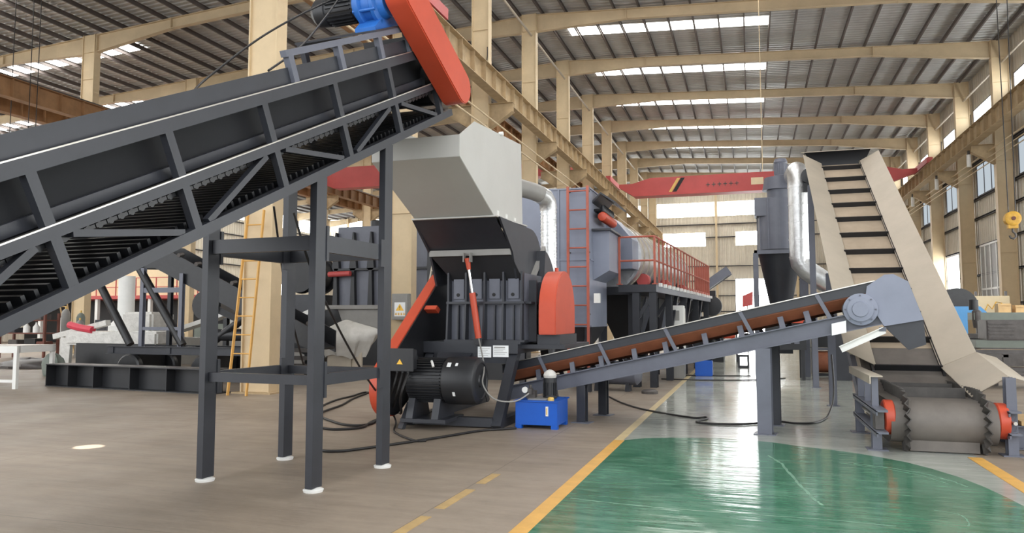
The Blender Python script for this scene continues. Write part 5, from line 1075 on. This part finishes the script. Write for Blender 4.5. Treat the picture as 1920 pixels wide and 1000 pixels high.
MB().lathe([(0, 0.1), (0.02, 0.36), (0.5, 0.37), (0.52, 0.25)], (-1.35, 27.8, 2.0), (0, 1, 0), 24).build('motor', M_mot, gm2)
MB().box((-2.2, 27.8, 1.5), (-1.75, 28.9, 2.2)).box((-1.55, 27.85, 2.34), (-1.2, 28.2, 2.55)).build('gearbox', M_dark2, gm2)
MB().box((-2.2, 27.7, 0.0), (-0.95, 29.0, 1.62)).build('base', M_dark2, gm2)
ic = thing('short_conveyor', 'short dark conveyor head poking out beyond the platform railings', 'conveyor', (-2.0, 31.5, 0))
MB().plate([(-3.7, 31.0, 1.3), (-0.85, 31.0, 3.35), (-0.85, 32.0, 3.35), (-3.7, 32.0, 1.3)], 0.1).build('belt', M_dark2, ic)
for y in (30.95, 32.05): MB().bar((-3.7, y, 1.45), (-0.8, y, 3.5), 0.06, 0.34).build('side_frame', M_slate, ic)
for y in (31.0, 32.0): MB().box((-2.3, y - 0.06, 0), (-2.15, y + 0.06, 2.3)).build('leg', M_dark, ic)
rs = thing('red_sign', 'red square sign on a stand in front of the bright doorway', 'sign', (-0.15, 40.0, 0))
MB().prism([(-0.4, 2.15), (0.1, 2.25), (0.12, 2.95), (-0.38, 2.72)], 1, 39.98, 40.02).build('board', M_red, rs); MB().box((-0.2, 40.02, 0), (-0.12, 40.08, 2.5)).build('post', M_white, rs); MB().box((-0.45, 39.8, 0), (0.15, 40.3, 0.04)).build('base_plate', M_iron, rs)
rr = thing('roller_cart', 'pair of red rollers on a white cart beyond the crossing conveyor', 'cart', (-0.75, 28.2, 0))
for z in (0.92, 1.12): MB().tube((-0.95, 28.0, z), (-0.55, 28.0, z), 0.09, 16).build('roller', M_or, rr)
MB().box((-1.05, 27.9, 0.5), (-0.35, 28.6, 0.8)).build('tray', M_white, rr)
for x in (-1.0, -0.5):
    MB().box((x - 0.03, 27.95, 0.0), (x + 0.03, 28.05, 1.2)).build('post', M_dark, rr)
sbx = thing('square_frame', 'small dark square steel frame on the lane floor', 'frame', (-0.25, 24.7, 0))
for a, b in (((-0.42, 24.6, 0), (-0.08, 24.9, 0.06)), ((-0.42, 24.6, 0.34), (-0.08, 24.9, 0.40)), ((-0.42, 24.6, 0.06), (-0.36, 24.9, 0.34)), ((-0.14, 24.6, 0.06), (-0.08, 24.9, 0.34))): MB().box(a, b).build('frame_bar', M_dark, sbx)
bt = thing('blue_pump', 'small blue pump block under the crossing conveyor', 'pump', (-1.55, 20.8, 0))
MB().box((-1.45, 20.6, 0.0), (-1.0, 21.0, 0.42)).build('body', M_bluep, bt, bevel=0.02); MB().lathe([(0, 0.12), (0.4, 0.12)], (-1.4, 20.8, 0.54), (1, 0, 0), 16).build('motor', M_mot, bt)

# ================================================================ machine shop corner at the right
ml = thing('milling_machine', 'grey green milling machine right of the elevator', 'milling machine', (6.85, 26.30, 0))
MB().box((6.15, 25.90, 0.0), (7.55, 26.90, 0.25)).build('base', M_iron, ml)
MB().box((6.80, 26.20, 0.25), (7.45, 26.90, 1.55)).build('column', M_mach, ml, bevel=0.03)
MB().box((6.05, 25.80, 0.95), (7.75, 26.20, 1.08)).build('work_table', M_iron, ml)
MB().box((6.55, 26.00, 0.3), (7.05, 26.30, 0.95)).build('knee', M_mach, ml)
MB().box((6.45, 25.90, 1.5), (7.85, 26.60, 1.72)).build('ram', M_mach, ml)
MB().lathe([(0, 0.10), (0.25, 0.13), (0.5, 0.13), (0.55, 0.08)], (6.55, 26.00, 1.25), (0, 0, 1), 16).build('spindle_head', M_iron, ml)
MB().lathe([(0, 0.13), (0.3, 0.13), (0.32, 0.08)], (6.50, 26.10, 1.8), (0, 0, 1), 16).build('motor', M_mot, ml)
MB().box((7.20, 25.88, 1.15), (7.50, 25.95, 1.5)).build('control_panel', M_mach, ml)
MB().box((7.25, 25.86, 1.2), (7.40, 25.88, 1.35)).build('panel_screen', M_black, ml)
lt_ = thing('lathe_machine', 'grey lathe with open ribs at the right edge', 'lathe', (6.60, 23.50, 0))
MB().box((5.90, 23.20, 0.0), (6.90, 24.00, 0.75)).build('bed_stand', M_iron, lt_); MB().box((5.80, 23.20, 0.75), (8.30, 23.90, 0.95)).build('bed', M_mach, lt_)
MB().box((6.05, 23.15, 0.95), (7.00, 24.00, 1.5)).build('headstock', M_iron, lt_, bevel=0.03)
MB().lathe([(0, 0.2), (0.2, 0.2)], (7.00, 23.50, 1.2), (1, 0, 0), 18).build('chuck', M_iron, lt_); MB().box((7.70, 23.20, 0.0), (8.30, 24.00, 0.75)).build('tail_stand', M_iron, lt_)
for i in range(5): MB().box((6.1, 23.13, 1.02 + 0.09*i), (6.7, 23.16, 1.06 + 0.09*i)).build('louvre', M_iron, lt_)
cab = thing('steel_cabinet', 'dark panelled steel cabinet below the milling machine table', 'cabinet', (6.4, 24.9, 0))
MB().box((5.75, 24.7, 0.35), (6.85, 25.2, 0.98)).build('case', M_iron, cab); 
for i in range(4): MB().box((5.78 + 0.27*i, 24.68, 0.38), (6.0 + 0.27*i, 24.7, 0.94)).build('panel', M_dark if i % 2 else M_grey, cab)
MB().box((5.8, 24.75, 0.0), (6.8, 25.15, 0.35)).build('plinth', M_blk, cab)
sr = thing('steel_rack', 'low rusty steel rack of bars behind the apron sheet', 'rack', (5.2, 19.3, 0))
for x in (4.5, 5.3, 6.4):
    for y in (19.0, 19.8): MB().box((x - 0.05, y - 0.05, 0), (x + 0.05, y + 0.05, 0.75)).build('rack_post', M_iron, sr)
for z in (0.3, 0.68): MB().box((4.4, 18.95, z), (6.7, 19.85, z + 0.06)).build('rack_shelf', M_iron, sr)
for i, (z, x0_, x1_, m_, nm) in enumerate(((0.36, 4.5, 6.4, M_iron, 'dark'), (0.36, 4.6, 6.6, M_rustred, 'rusty red'), (0.74, 4.45, 6.2, M_iron, 'long dark'), (0.74, 4.9, 6.6, M_wood, 'timber'), (0.36, 4.45, 6.3, M_cream, 'pale'))):
    tag(MB().bar((x0_, 19.1 + 0.15*i, z + 0.045), (x1_, 19.12 + 0.15*i, z + 0.045), 0.1, 0.09).build('bar_stock', m_), '%s bar lying on the %s shelf of the rusty steel rack' % (nm, 'upper' if z > 0.5 else 'lower'), 'bar', 'bars on the steel rack')
bcab = thing('blue_cabinet', 'sky blue sheet cabinet under a black hood beside the elevator', 'cabinet', (7.8, 33.3, 0))
MB().prism([(6.9, 0.75), (8.0, 0.75), (8.0, 1.5), (8.7, 1.5), (8.7, 1.75), (8.45, 2.02), (6.9, 2.02)], 1, 33.0, 33.9).build('body', M_cab, bcab)
MB().prism(arc(7.7, 2.02, 0.72, 0, 180, 14), 1, 33.1, 33.7).build('round_hood', M_blk, bcab); MB().box((7.0, 33.1, 0.0), (8.5, 33.8, 0.75)).build('base', M_iron, bcab)
MB().box((7.25, 32.98, 0.8), (7.32, 33.0, 2.0)).build('door_seam', M_bluep, bcab)
sh = thing('wall_shelf', 'long pale steel shelf with crates at the right edge', 'shelf', (9.8, 33.5, 0))
MB().box((8.75, 33.0, 1.62), (11.2, 33.8, 1.70)).build('shelf_board', M_cream, sh)
for x in (8.85, 10.0, 11.1): MB().box((x - 0.04, 33.1, 0), (x + 0.04, 33.7, 1.62)).build('shelf_leg', M_iron, sh)
for i, (x, s_) in enumerate(((9.3, 0.42), (9.85, 0.36), (10.4, 0.45))):
    c_ = thing('timber_crate', '%s timber crate from the left on the pale steel shelf' % ORD[i], 'crate', (x, 33.4, 1.7), 0, 'crates on the pale shelf')
    MB().box((x - s_/2, 33.15, 1.7), (x + s_/2, 33.6, 1.7 + s_)).build('box', M_wood, c_)
    for zz in (1.72, 1.7 + s_ - 0.08): MB().box((x - s_/2 - 0.015, 33.13, zz), (x + s_/2 + 0.015, 33.15, zz + 0.06)).build('batten', M_wood, c_)
nb = thing('notice_board', 'peach notice board with a yellow sketch by the windowed wall', 'board', (8.9, 36.0, 0))
MB().box((9.0, 36.0, 1.3), (10.3, 36.08, 2.5)).build('board', M_skin, nb); MB().path([(9.4, 35.985, 1.9), (9.5, 35.985, 2.15), (9.65, 35.985, 1.95), (9.8, 35.985, 2.25), (10.0, 35.985, 2.2), (10.0, 35.985, 1.95)], 0.025, 6).build('drawn_line', M_yel2, nb)
for x in (9.1, 10.2): MB().box((x - 0.04, 36.08, 0), (x + 0.04, 36.16, 2.7)).build('post', M_iron, nb)
pl_ = thing('floor_plate', 'flat pale plate and channels on the floor beside the tail drum', 'plate', (3.2, 10.4, 0))
MB().box((2.95, 10.1, 0.28), (4.2, 10.9, 0.33)).build('plate', M_wood, pl_)
for y in (10.15, 10.75): MB().sweep((2.9, y, 0.14), (4.2, y, 0.14), csec(0.1, 0.27, 0.012)).build('channel', M_slate, pl_)

# ================================================================ cables on the floor and hoses
def cable(pts, label, r=0.016, group=None, name='power_cable', m_=M_cabl):
    P = [Vector(p if len(p) == 3 else (*p, r + 0.001)) for p in pts]; out = []
    for i in range(len(P) - 1):
        p0, p1, p2, p3 = P[max(i-1, 0)], P[i], P[i+1], P[min(i+2, len(P)-1)]
        for k in range(6):
            t = k/6; out.append(0.5*((2*p1) + (p2 - p0)*t + (2*p0 - 5*p1 + 4*p2 - p3)*t*t + (3*p1 - p0 - 3*p2 + p3)*t**3))
    out.append(P[-1])
    for q in out: q.z = max(q.z, r + 0.001)
    return tag(MB().path(out, r, 8).build(name, m_), label, 'cable', group)
cable([(-4.66, 9.4, 0.77), (-4.7, 9.35, 0.55), (-4.95, 9.6, 0.2), (-5.3, 10.1), (-5.28, 9.8), (-5.15, 9.3), (-5.39, 9.04), (-5.62, 9.08)], 'black cable dropping from the terminal box and curling to the stand', 0.018)
cable([(-4.58, 9.4, 0.77), (-4.62, 9.32, 0.5), (-4.9, 9.7, 0.2), (-5.35, 10.3), (-5.2, 9.6), (-5.46, 9.45), (-5.91, 9.77), (-6.27, 10.09)], 'second black cable dropping from the terminal box and looping behind the stand', 0.018)
cable([(-4.5, 9.4, 0.77), (-4.56, 9.3, 0.45), (-4.85, 9.9, 0.15), (-6.2, 12.2), (-7.49, 13.78), (-7.42, 13.02), (-7.35, 12.34), (-7.06, 11.37), (-6.6, 10.4)], 'black cable running back towards the tan column', 0.018)
cable([(-7.55, 14.12), (-7.16, 12.6), (-6.82, 11.61), (-6.58, 10.6), (-6.2, 10.0)], 'loose black cable on the floor behind the stand', 0.018)
cable([(-4.9, 7.75), (-4.68, 7.55), (-4.45, 7.59), (-4.27, 7.87), (-4.02, 8.34), (-3.76, 8.89), (-3.5, 9.5), (-3.25, 9.75), (-3.1, 9.9)], 'black cable across the floor from the stand to the blue tank unit', 0.016)
cable([(-4.55, 6.72, 2.62), (-4.56, 7.2, 1.9), (-4.8, 8.6, 0.9), (-4.95, 9.9, 0.1), (-4.55, 9.11), (-4.01, 8.55), (-3.84, 8.56)], 'thin black cable hanging from the big conveyor to the floor', 0.013)
cable([(-5.0, 7.0, 2.75), (-5.2, 7.6, 1.7), (-5.5, 8.6, 0.5), (-5.7, 9.0)], 'thin black cable hanging behind the stand', 0.013)
cable([(-2.68, 14.54), (-2.25, 13.51), (-1.81, 12.72), (-1.3, 12.14), (-0.86, 11.78), (-0.70, 11.9), (-0.66, 11.72), (-0.79, 11.3), (-0.53, 11.19), (-0.1, 11.3), (0.35, 11.72), (0.57, 11.6), (0.86, 11.75), (1.07, 12.43), (1.25, 13.2, 0.3), (1.3, 13.9, 0.9)], 'long black cable snaking over the polished lane', 0.015)
cable([(-1.75, 20.67), (-0.82, 20.75), (-0.03, 21.0)], 'dark cable straight across the lane, farther of two', 0.014)
cable([(-2.18, 19.2), (-1.14, 19.18), (-0.03, 19.54), (0.8, 20.4)], 'dark cable straight across the lane, nearer of two', 0.014)
cable([(-2.97, 10.12, 0.48), (-3.12, 9.92, 0.38), (-3.35, 9.72, 0.42), (-3.5, 9.66, 0.62), (-3.57, 9.9, 0.85), (-3.84, 10.42, 1.22)], 'grey hydraulic hose from the blue tank unit to the orange cylinder', 0.011, name='hydraulic_hose', m_=M_grey)
Pm = lambda a, b, c: tuple((M1 @ Vector((a, b, c))))
cable([Pm(1.92, 1.56, -0.55), Pm(1.3, 1.33, -0.45), Pm(0.5, 1.12, -0.25), Pm(-0.3, 1.0, -0.04)], 'thin black motor cable drooping from the gear motor to the conveyor edge', 0.010)
cable([Pm(2.0, 1.55, -0.6), Pm(1.2, 1.42, -0.6), Pm(0.4, 1.25, -0.6), Pm(-0.5, 1.02, -0.5), Pm(-0.9, 0.96, -0.3)], 'second thin black motor cable drooping behind the drive frame', 0.010)

cable([(-9.36, 26.235, 11.9), (-9.38, 26.235, 11.4), (-9.6, 26.235, 11.05), (-9.9, 26.235, 10.9), (-10.0, 26.235, 10.95)], 'dark cable sagging across the tan column beside the top of the orange guard', 0.02)
